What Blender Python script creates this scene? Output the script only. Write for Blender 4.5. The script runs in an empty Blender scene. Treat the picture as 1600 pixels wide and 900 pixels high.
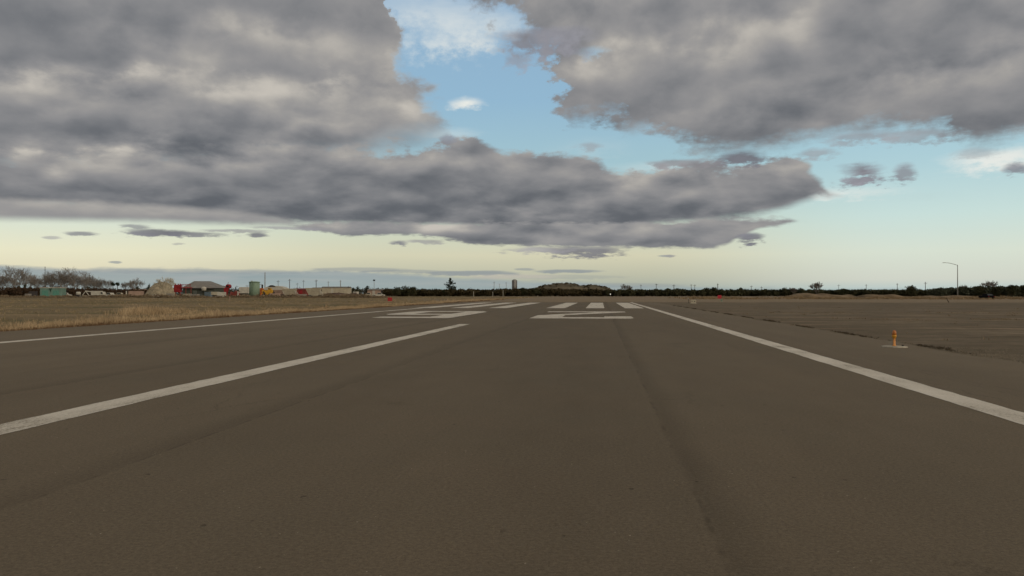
import bpy, bmesh, math, random
import numpy as np
from mathutils import Vector, Matrix
R_ = math.radians
sc = bpy.context.scene
C = sc.collection

# ------------------------------------------------------------------ camera
FPX, CAMH = 1250.0, 1.46                      # focal length in 1600-px units, eye height (m)
YAW = math.atan(138 / FPX)                    # looking a little left of the runway axis
PITCH = math.atan(8.5 / FPX)
cam_d = bpy.data.cameras.new('camera'); cam = bpy.data.objects.new('camera', cam_d); C.objects.link(cam)
cam.location = (0, 0, CAMH); cam.rotation_euler = (math.pi / 2 + PITCH, 0, YAW)
cam_d.sensor_width = 36; cam_d.lens = 36 * FPX / 1600
cam_d.clip_start = 0.1; cam_d.clip_end = 20000
sc.camera = cam
sc.render.resolution_x, sc.render.resolution_y = 1024, 576
FW = Vector((-math.sin(YAW), math.cos(YAW), 0)); RT = Vector((math.cos(YAW), math.sin(YAW), 0))

def azel(px, py):
    "direction of a point of the view as compass angle and height above the horizon, in degrees"
    u, v = (px - 800) / FPX, (450 - py) / FPX
    d = FW * math.cos(PITCH) + Vector((0, 0, math.sin(PITCH))) + RT * u + (Vector((0, 0, 1)) * math.cos(PITCH) - FW * math.sin(PITCH)) * v
    d.normalize()
    return math.degrees(math.atan2(d.x, d.y)), math.degrees(math.asin(d.z))

# ------------------------------------------------------------------ view
sc.view_settings.view_transform = 'Standard'; sc.view_settings.look = 'None'
sc.view_settings.exposure = 0; sc.view_settings.gamma = 1; sc.view_settings.use_curve_mapping = False
sc.render.engine = 'CYCLES'

# ------------------------------------------------------------------ sun
SUN_EL, SUN_AZ = 24, 125                      # degrees; azimuth clockwise from the runway axis (behind, to the right)
sd = bpy.data.lights.new('sun', 'SUN'); sd.energy = 0.95; sd.angle = R_(14); sd.color = (1, .87, .70)
so = bpy.data.objects.new('sun', sd); C.objects.link(so)
sdir = Vector((math.sin(R_(SUN_AZ)) * math.cos(R_(SUN_EL)), math.cos(R_(SUN_AZ)) * math.cos(R_(SUN_EL)), math.sin(R_(SUN_EL))))
so.rotation_euler = (-sdir).to_track_quat('-Z', 'Y').to_euler(); so.location = sdir * 100

# ------------------------------------------------------------------ sky
def lin(r, g, b):
    f = lambda c: (c / 255 / 12.92) if c / 255 <= .04045 else ((c / 255 + .055) / 1.055) ** 2.4
    return (f(r), f(g), f(b), 1)

class NT:
    "small writer for node trees"
    def __init__(s, tree): s.t = tree; s.n = tree.nodes; s.l = tree.links
    def put(s, sock, v):
        if v is None: return
        if hasattr(v, 'is_output'): s.l.new(v, sock)
        else: sock.default_value = v
    def m(s, op, a, b=None, c=None, clamp=False):
        n = s.n.new('ShaderNodeMath'); n.operation = op; n.use_clamp = clamp
        s.put(n.inputs[0], a); s.put(n.inputs[1], b); s.put(n.inputs[2], c); return n.outputs[0]
    def ss(s, x, lo, hi, a=0.0, b=1.0):
        n = s.n.new('ShaderNodeMapRange'); n.interpolation_type = 'SMOOTHSTEP'
        for k, v in zip((0, 1, 2, 3, 4), (x, lo, hi, a, b)): s.put(n.inputs[k], v)
        return n.outputs[0]
    def mr(s, x, lo, hi, a=0.0, b=1.0):
        n = s.n.new('ShaderNodeMapRange')
        for k, v in zip((0, 1, 2, 3, 4), (x, lo, hi, a, b)): s.put(n.inputs[k], v)
        return n.outputs[0]
    def mix(s, f, a, b, mode='MIX'):
        n = s.n.new('ShaderNodeMix'); n.data_type = 'RGBA'; n.blend_type = mode
        s.put(n.inputs[0], f); s.put(n.inputs[6], a); s.put(n.inputs[7], b); return n.outputs[2]
    def noise(s, vec, scale, detail=2, rough=.5, dist=0.0, out=0):
        n = s.n.new('ShaderNodeTexNoise'); n.noise_dimensions = '3D'
        s.put(n.inputs['Vector'], vec); s.put(n.inputs['Scale'], scale); s.put(n.inputs['Detail'], detail)
        s.put(n.inputs['Roughness'], rough); s.put(n.inputs['Distortion'], dist); return n.outputs[out]
    def vor(s, vec, scale, feat='F1', smooth=None, out=0):
        n = s.n.new('ShaderNodeTexVoronoi'); n.feature = feat
        s.put(n.inputs['Vector'], vec); s.put(n.inputs['Scale'], scale)
        if smooth is not None: n.inputs['Smoothness'].default_value = smooth
        return n.outputs[out]
    def xyz(s, x, y, z=0.0):
        n = s.n.new('ShaderNodeCombineXYZ'); s.put(n.inputs[0], x); s.put(n.inputs[1], y); s.put(n.inputs[2], z); return n.outputs[0]
    def sep(s, v):
        n = s.n.new('ShaderNodeSeparateXYZ'); s.put(n.inputs[0], v); return n.outputs
    def v(s, op, a, b=None):
        n = s.n.new('ShaderNodeVectorMath'); n.operation = op; s.put(n.inputs[0], a); s.put(n.inputs[1], b)
        return n.outputs[1] if op in ('LENGTH', 'DOT_PRODUCT') else n.outputs[0]
    def ramp(s, f, stops, interp='LINEAR'):
        n = s.n.new('ShaderNodeValToRGB'); s.put(n.inputs[0], f); r = n.color_ramp; r.interpolation = interp
        while len(r.elements) > 1: r.elements.remove(r.elements[-1])
        r.elements[0].position, r.elements[0].color = stops[0]
        for p, c in stops[1:]:
            e = r.elements.new(p); e.color = c
        return n.outputs[0]

w = bpy.data.worlds.new('World'); sc.world = w; w.use_nodes = True
w.node_tree.nodes.clear(); W = NT(w.node_tree)
tc = W.n.new('ShaderNodeTexCoord').outputs['Generated']
dx, dy, dz = W.sep(W.v('NORMALIZE', tc))
AZ = W.m('MULTIPLY', W.m('ARCTAN2', dx, dy), 57.2958)
EL = W.m('MULTIPLY', W.m('ARCSINE', dz), 57.2958)
ELc = W.m('MAXIMUM', EL, 0.0)
qx = W.m('DIVIDE', AZ, 5.2)
qy = W.m('MULTIPLY', W.m('LOGARITHM', W.m('ADD', ELc, 5), 2.71828), 6.0)
Q = W.xyz(qx, qy, 3.7)
KS = W.m('DIVIDE', W.m('ADD', ELc, 4), 14)                       # clouds get smaller towards the horizon
big = W.m('SUBTRACT', W.noise(Q, .8, 2, .5), .5)
fb = W.m('SUBTRACT', W.noise(Q, 1.3, 9, .56, .25), .5)           # billows
fine = W.m('SUBTRACT', W.noise(Q, 5.5, 6, .6), .5)               # ragged edges
fl = W.noise(Q, 1.2, 6, .5, .2); flu = W.noise(W.v('ADD', Q, (-.24, .42, 0)), 1.2, 5, .47, .2)
cell = W.vor(W.v('ADD', Q, W.v('MULTIPLY', W.noise(Q, 2.0, 4, .55, 0, 1), (.45, .45, 0))), 1.5, 'SMOOTH_F1', .5)
cellu = W.vor(W.v('ADD', W.v('ADD', Q, (-.1, .16, 0)), W.v('MULTIPLY', W.noise(Q, 2.0, 4, .55, 0, 1), (.45, .45, 0))), 1.5, 'SMOOTH_F1', .5)
relief = W.m('ADD', W.m('MULTIPLY', W.m('SUBTRACT', fl, flu), 1.5), W.m('MULTIPLY', W.m('SUBTRACT', cellu, cell), .75))
Qs = W.xyz(W.m('MULTIPLY', qx, .35), W.m('MULTIPLY', qy, 1.2), 9.1)
streak = W.m('SUBTRACT', W.noise(Qs, 2.2, 6, .55), .5)

# clear sky: a physical sky, with the evening colours of the photograph's air over it
sky = W.n.new('ShaderNodeTexSky'); sky.sky_type = 'NISHITA'; sky.sun_disc = False
sky.sun_elevation = R_(SUN_EL); sky.sun_rotation = R_(SUN_AZ); sky.air_density = 1; sky.dust_density = 1.5; sky.ozone_density = 1
nish = W.mix(1, sky.outputs[0], (.08, .08, .08, 1), 'MULTIPLY')
skyL = W.ramp(W.mr(EL, 0, 30), [(0, lin(170, 182, 172)), (.045, lin(230, 222, 192)), (.09, lin(238, 234, 203)), (.15, lin(222, 230, 212)), (.25, lin(180, 214, 218)),
                               (.45, lin(152, 192, 216)), (.75, lin(140, 176, 208)), (1, lin(110, 160, 206))])
skyR = W.ramp(W.mr(EL, 0, 30), [(0, lin(178, 202, 204)), (.03, lin(216, 220, 208)), (.09, lin(222, 231, 216)), (.17, lin(206, 229, 224)), (.28, lin(180, 214, 222)),
                               (.45, lin(152, 194, 218)), (.75, lin(140, 176, 208)), (1, lin(110, 160, 206))])
skyM = W.ramp(W.mr(EL, 0, 30), [(0, lin(160, 172, 166)), (.04, lin(192, 193, 172)), (.09, lin(217, 213, 184)), (.15, lin(208, 216, 194)), (.25, lin(172, 206, 210)),
                               (.45, lin(150, 188, 213)), (.75, lin(144, 177, 208)), (1, lin(110, 160, 206))])
clear = W.mix(W.ss(AZ, 2, 20), W.mix(W.ss(AZ, -36, -14), skyL, skyM), skyR)
clear = W.mix(.12, clear, nish)

A0, A1, E0, E1 = -46.0, 34.0, -4.0, 46.0
def curve(pts, x):
    n = W.n.new('ShaderNodeFloatCurve'); cm = n.mapping; cv = cm.curves[0]
    P = sorted(azel(*p) for p in pts)
    P = [((a - A0) / (A1 - A0), (e - E0) / (E1 - E0)) for a, e in P]
    cv.points[0].location = P[0]; cv.points[1].location = P[-1]
    for p in P[1:-1]: cv.points.new(*p)
    for p in cv.points: p.handle_type = 'VECTOR'
    cm.clip_min_x, cm.clip_min_y, cm.clip_max_x, cm.clip_max_y = -1, -1, 2, 2; cm.extend = 'HORIZONTAL'; cm.update()
    W.put(n.inputs['Value'], x)
    return W.m('MULTIPLY_ADD', n.outputs[0], E1 - E0, E0)
azw = W.m('ADD', AZ, W.m('MULTIPLY', W.m('ADD', W.m('MULTIPLY', big, 5), W.m('ADD', W.m('MULTIPLY', fb, 3.5), W.m('MULTIPLY', fine, 2.0))), KS))
azn = W.mr(azw, A0, A1)

def lobe(px, py, rx, ry, rot=0, wob=1.0):
    "soft ellipse of sky, 1 in the middle and 0 at its rim"
    a, e = azel(px, py); a1, _ = azel(px + rx, py); _, e1 = azel(px, py - ry)
    ra, re = abs(a1 - a), abs(e1 - e)
    ux = W.m('SUBTRACT', W.m('ADD', AZ, W.m('MULTIPLY', fb, ra * .9 * wob)), a); uy = W.m('SUBTRACT', W.m('ADD', EL, W.m('MULTIPLY', fine, re * 2.2 * wob)), e)
    v = W.v('MULTIPLY', W.xyz(ux, uy), (1 / ra, 1 / re, 0))
    return W.m('SUBTRACT', 1.0, W.v('LENGTH', v))

def tlobe(px, py, rx, ry):
    a, e = azel(px, py); a1, _ = azel(px + rx, py); _, e1 = azel(px, py - ry); ra, re = abs(a1 - a), abs(e1 - e)
    f = W.m('SUBTRACT', fl, .5)
    ux = W.m('SUBTRACT', W.m('ADD', AZ, W.m('MULTIPLY', f, ra * 1.1)), a); uy = W.m('SUBTRACT', W.m('ADD', EL, W.m('MULTIPLY', f, -re * 2.0)), e)
    return W.m('SUBTRACT', 1.0, W.v('LENGTH', W.v('MULTIPLY', W.xyz(ux, uy), (1 / ra, 1 / re, 0))))
# highlights and shaded parts inside the cloud masses
tone = None
for (px, py, rx, ry, amt) in [
    (270, 72, 90, 30, .42), (480, 66, 90, 28, .55), (400, 85, 60, 30, .2), (60, 135, 130, 30, .5), (225, 115, 30, 18, .5), (360, 135, 100, 28, .65), (450, 150, 60, 30, .4), (600, 150, 90, 55, .35), (655, 185, 30, 20, .5),
    (60, 60, 200, 70, -.25), (120, 110, 130, 30, -.45), (420, 118, 60, 14, -.3), (190, 222, 150, 26, -.45), (160, 255, 90, 24, .55), (90, 275, 22, 12, .8), (30, 250, 50, 14, .4), (300, 250, 110, 18, .35), (560, 238, 80, 12, .3), (240, 205, 260, 20, -.25), (430, 230, 50, 10, .3), (330, 305, 260, 22, -.1),
    (640, 320, 320, 30, -.3), (620, 260, 60, 20, .2), (700, 250, 40, 14, .1), (860, 270, 80, 16, .1), (985, 278, 34, 26, .65), (1080, 290, 110, 18, .3), (1220, 262, 40, 18, .2), (680, 358, 30, 12, .6), (540, 354, 50, 10, .4), (900, 365, 60, 10, .2),
    (950, 112, 60, 28, .6), (1170, 62, 110, 34, .45), (1100, 95, 70, 20, .2), (1245, 40, 30, 24, .3), (1020, 130, 80, 40, .15), (1420, 75, 200, 55, -.35), (1130, 160, 130, 50, -.2), (1330, 175, 180, 40, -.12), (1500, 130, 170, 30, .42), (1300, 150, 60, 20, .15), (1560, 185, 120, 40, -.15),
    (1130, 225, 120, 20, -.2), (1400, 130, 120, 24, .2), (850, 20, 120, 30, .15), (1000, 30, 100, 40, -.1), (1180, 195, 90, 20, .15)]:
    t_ = W.m('MULTIPLY', W.ss(tlobe(px, py, rx * 1.8, ry * 1.8), 0, 1), amt * .62)
    tone = t_ if tone is None else W.m('ADD', tone, t_)

cool_dark, mid_g, warm_l, hi_c = lin(101, 104, 113), lin(134, 132, 137), lin(166, 161, 156), lin(206, 200, 186)
def shade(h, bias=0.0, gain=1.0):
    lum = W.m('ADD', W.m('MULTIPLY', h, .22), W.m('MULTIPLY', relief, .50 * gain))
    lum = W.m('ADD', W.m('ADD', lum, tone), W.m('MULTIPLY_ADD', W.m('ADD', W.m('MULTIPLY', big, .9), W.m('MULTIPLY', fine, .34)), .4, .40 + bias))
    lum = W.m('ADD', lum, W.m('MULTIPLY', streak, .06))
    lum = W.m('MULTIPLY_ADD', lum, .74, .05)
    return W.ramp(lum, [(0, lin(94, 98, 104)), (.16, lin(109, 112, 117)), (.36, lin(130, 131, 134)), (.56, lin(147, 146, 147)), (.75, lin(164, 161, 157)), (1, lin(203, 197, 187))], 'B_SPLINE')

def band(prev, top, bot, H, nt, nb, st, sb, bias=0.0, gain=1.0, a=1.0, col=None, rim=.3):
    b = curve(bot, azn); t = curve(top, azn) if top else None
    nb_ = W.m('MULTIPLY', W.m('MULTIPLY', W.m('ADD', W.m('MULTIPLY_ADD', fine, .9, fb), W.m('MULTIPLY', streak, .6)), nb), KS)
    db = W.m('ADD', W.m('SUBTRACT', EL, b), nb_)
    al = W.ss(db, -sb * 2.2, sb * 3.4)
    if t is not None:
        nt_ = W.m('MULTIPLY', W.m('SUBTRACT', W.m('MULTIPLY_ADD', fine, .9, fb), W.m('MULTIPLY', W.m('SUBTRACT', cell, .35), .6)), W.m('MULTIPLY', KS, nt))
        dt = W.m('ADD', W.m('SUBTRACT', t, EL), nt_)
        al = W.m('MULTIPLY', al, W.ss(dt, -st * 1.6, st * 3.0))
        al = W.m('MULTIPLY', al, W.ss(W.m('SUBTRACT', t, b), .02, .5))
        h = W.m('DIVIDE', W.m('SUBTRACT', EL, b), W.m('MAXIMUM', W.m('SUBTRACT', t, b), .4), clamp=True)
    else:
        h = W.m('DIVIDE', W.m('SUBTRACT', EL, b), H, clamp=True)
    if a != 1.0: al = W.m('MULTIPLY', al, a)
    if t is not None and not col: bias_ = W.m('MULTIPLY', W.ss(dt, 1.5, .1), rim); h = W.m('ADD', h, bias_)
    return W.mix(al, prev, col or shade(h, bias, gain))

S = clear
def puff(prev, px, py, rx, ry, col, soft=.5, a=1.0, wob=1.0):
    if a > .55 and wob > .7: col = W.mix(W.m('MULTIPLY_ADD', W.m('ADD', relief, W.m('MULTIPLY', fine, .8)), 1.3, .45, True), tuple(c * .80 for c in col[:3]) + (1,), tuple(min(1, c * 1.22) for c in col[:3]) + (1,))
    return W.mix(W.m('MULTIPLY', W.ss(W.m('ADD', lobe(px, py, rx * 1.1, ry * 1.15, 0, wob), W.m('MULTIPLY', W.m('ADD', fine, streak), 1.3 * wob)), 0, soft), a), prev, col)
# low bank along the horizon
haze_c = W.mix(W.m('MULTIPLY_ADD', streak, 1.6, .5, True), W.mix(W.ss(EL, .3, 2.2), lin(144, 162, 164), lin(130, 145, 155)), lin(164, 171, 170))
S = band(S, [(-300, 412), (0, 415), (300, 419), (520, 422), (650, 428), (760, 436), (900, 440), (1100, 448), (1300, 452), (1500, 453), (1700, 453)], [(-300, 500), (1700, 500)], 1, 1.0, 0, .09, .1, a=.94, col=haze_c)
for (px, py, rx, ry, a) in [(740, 427, 90, 4.5, .8), (640, 424, 70, 3, .5), (560, 421, 90, 3.5, .5), (885, 424, 62, 3.5, .8), (820, 421, 20, 2.5, .6), (860, 433, 140, 4, .3), (1040, 400, 16, 2, .6), (960, 446, 130, 4, .35), (300, 424, 220, 4, .35), (180, 409.5, 12, 2, .7)]:
    S = puff(S, px, py, rx, ry, lin(138, 146, 152), .5, a, .5)
S = puff(S, 330, 434, 60, 5, lin(170, 172, 172), .7, .5, .5); S = puff(S, 800, 432, 90, 5, lin(196, 188, 176), .7, .5, .5)
# high white wisps
for (px, py, rx, ry, a) in [(715, 52, 130, 52, .55), (700, 68, 90, 20, .4), (650, 14, 130, 44, .4), (770, 34, 120, 40, .35), (730, 163, 36, 12, .9), (1530, 252, 85, 24, .95), (1580, 245, 60, 20, .8), (1300, 304, 150, 13, .75), (1120, 300, 80, 16, .4), (700, 210, 60, 12, .25), (1040, 262, 120, 14, .4), (920, 230, 80, 20, .12)]:
    S = puff(S, px, py, rx, ry, lin(232, 234, 228), 1.3 if rx > 70 else .9, min(1, a * 1.1), .62)
# upper left mass: upper layer, then the row of tops in front of it
S = band(S, [(-300, -900), (600, -900), (605, -60), (635, 60), (662, 130), (690, 196), (700, 230), (1700, 230)], [(-300, 275), (300, 272), (560, 240), (640, 216), (690, 207), (712, 232), (1700, 232)], 6, 1.4, 1.2, .7, .5, .12, 1.0)
S = band(S, [(-300, 150), (0, 138), (60, 128), (150, 132), (240, 118), (330, 138), (420, 122), (470, 140), (560, 118), (620, 128), (665, 170), (692, 205), (712, 230), (1700, 230)], [(-300, 275), (300, 268), (600, 238), (690, 208), (720, 232), (1700, 232)], 5, 2.0, 1, .45, .8, .06, 1.6, rim=.75)
# upper right mass
S = band(S, None, [(-300, -900), (640, -900), (690, -20), (765, 10), (812, 44), (862, 84), (880, 128), (892, 160), (908, 184), (950, 184), (980, 214), (1010, 196), (1050, 222), (1110, 240), (1180, 234), (1260, 222), (1320, 206), (1400, 202), (1450, 208), (1485, 230), (1540, 222), (1600, 214), (1700, 210)], 9, 0, 1.6, .2, .3, .07, 1.3)
S = puff(S, 925, 82, 34, 12, lin(156, 190, 212), 1.1, .6, 1)
S = puff(S, 750, 66, 50, 9, lin(214, 220, 220), .9, .5, 1)
# main long bank
S = band(S, [(-300, 240), (0, 236), (120, 240), (250, 236), (340, 222), (480, 224), (600, 232), (680, 222), (745, 212), (800, 232), (880, 240), (950, 256), (1010, 264), (1080, 255), (1160, 250), (1230, 236), (1262, 256), (1290, 284), (1310, 306), (1700, 306)],
         [(-300, 320), (0, 322), (150, 326), (300, 340), (460, 348), (700, 356), (850, 364), (960, 358), (1080, 348), (1180, 338), (1240, 322), (1285, 304), (1310, 308), (1700, 308)], 4, 1.9, .9, .15, .12, -.10, 1.6, rim=.8)
S = band(S, [(-300, 308), (0, 308), (240, 318), (420, 334), (500, 350), (540, 352), (1700, 352)], [(-300, 340), (0, 344), (180, 346), (420, 352), (540, 354), (1700, 354)], 4, .3, .3, .12, .12, .22, .6)
# lower bank
S = band(S, [(-300, 352), (470, 352), (490, 344), (600, 346), (900, 346), (1100, 340), (1180, 338), (1245, 336), (1256, 344), (1700, 344)],
         [(-300, 353), (470, 353), (500, 360), (540, 368), (640, 366), (690, 376), (760, 384), (900, 388), (1000, 388), (1130, 388), (1180, 362), (1245, 347), (1256, 345), (1700, 345)], 2, 1.2, 1.2, .08, .06, -.02, 1.4, rim=.8)
dg, lg = lin(122, 122, 130), lin(150, 148, 152)
for (px, py, rx, ry, c, a) in [(920, 393, 70, 9, dg, .9), (840, 390, 60, 6, lg, .8), (205, 354, 30, 4, dg, .7), (240, 364, 60, 6.5, dg, .9), (300, 366, 70, 4.5, dg, .85), (380, 361, 60, 3, lg, .7), (450, 357, 60, 3, lg, .7), (402, 367, 18, 4.5, dg, .9), (128, 365, 26, 4, dg, .8),
                               (80, 371, 14, 2.5, lg, .6), (622, 380, 18, 4, dg, .9), (660, 378, 30, 4, lg, .7), (1352, 274, 46, 17, lin(142, 142, 150), 1), (1414, 268, 20, 14, lin(150, 150, 158), .8), (1588, 264, 24, 10, lin(140, 142, 150), .9), (1160, 248, 40, 14, dg, .95), (1065, 256, 70, 9, lg, .8),
                               (1272, 240, 34, 9, lg, .6), (1175, 372, 20, 9, dg, .9), (1165, 375, 16, 9, dg, .7), (850, 66, 74, 26, lin(146, 146, 154), .9), (812, 96, 30, 13, lin(152, 152, 160), .6), (700, 218, 16, 9, lin(136, 140, 150), .8), (1435, 214, 60, 12, lg, .6), (1340, 216, 60, 12, lg, .6), (1520, 238, 40, 9, lg, .4),
                               (1045, 400, 12, 2.5, lg, .6), (280, 381, 12, 2, lg, .5), (920, 228, 24, 7, lg, .5)]:
    S = puff(S, px, py, rx * 1.12, ry * 1.12, c, .7, a, .9)
# overhead and behind the viewer: broken cloud, brighter round the hidden sun
cov = W.ss(W.m('ADD', W.noise(W.v('MULTIPLY', tc, (1, 1, 1.6)), 2.2, 6, .55), .06), .42, .58)
back = W.mix(cov, W.mix(.3, lin(150, 190, 220), nish), W.mix(W.noise(tc, 5, 5, .6), lin(165, 165, 172), lin(235, 228, 214)))
sund = W.m('MAXIMUM', W.v('DOT_PRODUCT', W.v('NORMALIZE', tc), tuple(sdir)), 0.0)
back = W.mix(W.m('MULTIPLY', W.m('POWER', sund, 8), .8), back, (1.7, 1.5, 1.2, 1))
side = W.m('MAXIMUM', W.ss(EL, 24, 36), W.m('MAXIMUM', W.ss(AZ, 34, 60), W.ss(AZ, -50, -75)))
S = W.mix(side, S, W.mix(1, back, (.66, .62, .56, 1), 'MULTIPLY'))
S = W.mix(W.ss(EL, -.4, -2), S, lin(110, 100, 84))
bg = W.n.new('ShaderNodeBackground'); W.put(bg.inputs[0], S); bg.inputs[1].default_value = 1.0
out = W.n.new('ShaderNodeOutputWorld'); W.l.new(bg.outputs[0], out.inputs[0])
w.cycles.sampling_method = 'MANUAL'; w.cycles.sample_map_resolution = 512

sc.cycles.use_adaptive_sampling = True; sc.cycles.adaptive_threshold = .02; sc.cycles.adaptive_min_samples = 16
sc.cycles.max_bounces = 4; sc.cycles.diffuse_bounces = 2; sc.cycles.glossy_bounces = 2; sc.cycles.transparent_max_bounces = 8
# ------------------------------------------------------------------ helpers
rnd = random.Random(7)
def at(px, d, z=0.0):
    "ground point seen in column px of the view at distance d"
    p = (FW + RT * ((px - 800) / FPX)) * d
    return (p.x, p.y, z)
def gd(py): return FPX * CAMH / (py - 458.5)          # distance of the flat ground seen at row py
def zh(py, d): return CAMH + d * (458.5 - py) / FPX    # height seen at row py at distance d
def wd(n, d): return n * d / FPX                       # width of n view pixels at distance d

def material(name, col, var=.15, scale=3.0, rough=.8, spec=.2, metal=0.0, col2=None, detail=4, bump=0.0, emit=None):
    m = bpy.data.materials.new(name); m.use_nodes = True; N = NT(m.node_tree); b = m.node_tree.nodes['Principled BSDF']
    co = N.n.new('ShaderNodeTexCoord').outputs['Object']
    f = N.noise(co, scale, detail, .6)
    c1 = tuple(c * (1 - var) for c in col) + (1,); c2 = (tuple(col2) if col2 else tuple(min(1, c * (1 + var)) for c in col)) + (1,)
    N.put(b.inputs['Base Color'], N.ramp(f, [(.35, c1), (.65, c2)]))
    b.inputs['Roughness'].default_value = rough; b.inputs['Specular IOR Level'].default_value = spec; b.inputs['Metallic'].default_value = metal
    if bump:
        bn = N.n.new('ShaderNodeBump'); bn.inputs['Strength'].default_value = bump; N.put(bn.inputs['Height'], f); N.put(b.inputs['Normal'], bn.outputs[0])
    if emit: b.inputs['Emission Color'].default_value = emit + (1,); b.inputs['Emission Strength'].default_value = 1
    return m

class MB:
    "collects faces for one mesh object"
    def __init__(s): s.v = []; s.f = []
    def add(s, vs, fs):
        k = len(s.v); s.v += [tuple(p) for p in vs]; s.f += [tuple(k + i for i in f) for f in fs]; return s
    def box(s, x0, x1, y0, y1, z0, z1):
        return s.add([(x0, y0, z0), (x1, y0, z0), (x1, y1, z0), (x0, y1, z0), (x0, y0, z1), (x1, y0, z1), (x1, y1, z1), (x0, y1, z1)],
                     [(0, 3, 2, 1), (4, 5, 6, 7), (0, 1, 5, 4), (1, 2, 6, 5), (2, 3, 7, 6), (3, 0, 4, 7)])
    def hexa(s, b, t):
        return s.add(b + t, [(0, 3, 2, 1), (4, 5, 6, 7), (0, 1, 5, 4), (1, 2, 6, 5), (2, 3, 7, 6), (3, 0, 4, 7)])
    def extrude(s, pts, y0, y1):
        "outline in x,z pushed from y0 to y1"
        n = len(pts)
        return s.add([(x, y0, z) for x, z in pts] + [(x, y1, z) for x, z in pts],
                     [tuple(range(n)), tuple(range(2 * n - 1, n - 1, -1))] + [((i + 1) % n, i, i + n, (i + 1) % n + n) for i in range(n)])
    def tube(s, p, q, r0, r1=None, n=8, cap=True):
        r1 = r0 if r1 is None else r1; p, q = Vector(p), Vector(q); a = (q - p).normalized()
        u = a.orthogonal().normalized(); w_ = a.cross(u)
        vs = [p + (u * math.cos(t) + w_ * math.sin(t)) * r0 for t in [2 * math.pi * i / n for i in range(n)]]
        vs += [q + (u * math.cos(t) + w_ * math.sin(t)) * r1 for t in [2 * math.pi * i / n for i in range(n)]]
        fs = [(i, (i + 1) % n, (i + 1) % n + n, i + n) for i in range(n)]
        if cap: fs += [tuple(range(n - 1, -1, -1)), tuple(range(n, 2 * n))]
        return s.add(vs, fs)
    def lathe(s, prof, n=20, cx=0, cy=0):
        vs = []; fs = []
        for r, z in prof:
            vs += [(cx + r * math.cos(2 * math.pi * i / n), cy + r * math.sin(2 * math.pi * i / n), z) for i in range(n)]
        for k in range(len(prof) - 1):
            fs += [(k * n + i, k * n + (i + 1) % n, (k + 1) * n + (i + 1) % n, (k + 1) * n + i) for i in range(n)]
        fs += [tuple(range(n - 1, -1, -1)), tuple(range((len(prof) - 1) * n, len(prof) * n))]
        return s.add(vs, fs)
    def build(s, name, mat, parent=None, smooth=False, bevel=0, loc=None, rz=None):
        me = bpy.data.meshes.new(name); me.from_pydata(s.v, [], s.f); me.update()
        if smooth: me.polygons.foreach_set('use_smooth', [True] * len(me.polygons))
        me.materials.append(mat); o = bpy.data.objects.new(name, me); C.objects.link(o)
        if parent: o.parent = parent
        if bevel:
            b = o.modifiers.new('bevel', 'BEVEL'); b.width = bevel; b.segments = 2; b.limit_method = 'ANGLE'
        if loc: o.location = loc
        if rz is not None: o.rotation_euler.z = rz
        return o
def tag(o, label, cat, group=None):
    o['label'] = label; o['category'] = cat
    if group: o['group'] = group
    return o
def thing(name, label, cat, loc, rz=0.0, group=None):
    o = bpy.data.objects.new(name, None); C.objects.link(o); o.location = loc; o.rotation_euler.z = YAW + rz
    o.empty_display_size = .2
    return tag(o, label, cat, group)
def struct(o): o['kind'] = 'structure'; return o
def stuff(o, label=None):
    o['kind'] = 'stuff'
    return o
def copy_tree(o, parent=None):
    c = o.copy(); C.objects.link(c); c.parent = parent
    for ch in list(o.children): copy_tree(ch, c)
    return c
def fast_mesh(name, verts, nper, mat, parent=None):
    "numpy array of separate triangles or quads"
    nv = len(verts); nf = nv // nper
    me = bpy.data.meshes.new(name); me.vertices.add(nv); me.vertices.foreach_set('co', verts.astype(np.float32).ravel())
    me.loops.add(nv); me.loops.foreach_set('vertex_index', np.arange(nv, dtype=np.int32))
    me.polygons.add(nf); me.polygons.foreach_set('loop_start', np.arange(0, nv, nper, dtype=np.int32)); me.polygons.foreach_set('loop_total', np.full(nf, nper, dtype=np.int32))
    me.update(calc_edges=True); me.materials.append(mat)
    o = bpy.data.objects.new(name, me); C.objects.link(o)
    if parent: o.parent = parent
    return o
def sheet(name, pts, z, mat):
    m = MB(); m.add([(x, y, z) for x, y in pts], [tuple(range(len(pts)))]); return struct(m.build(name, mat))

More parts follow.
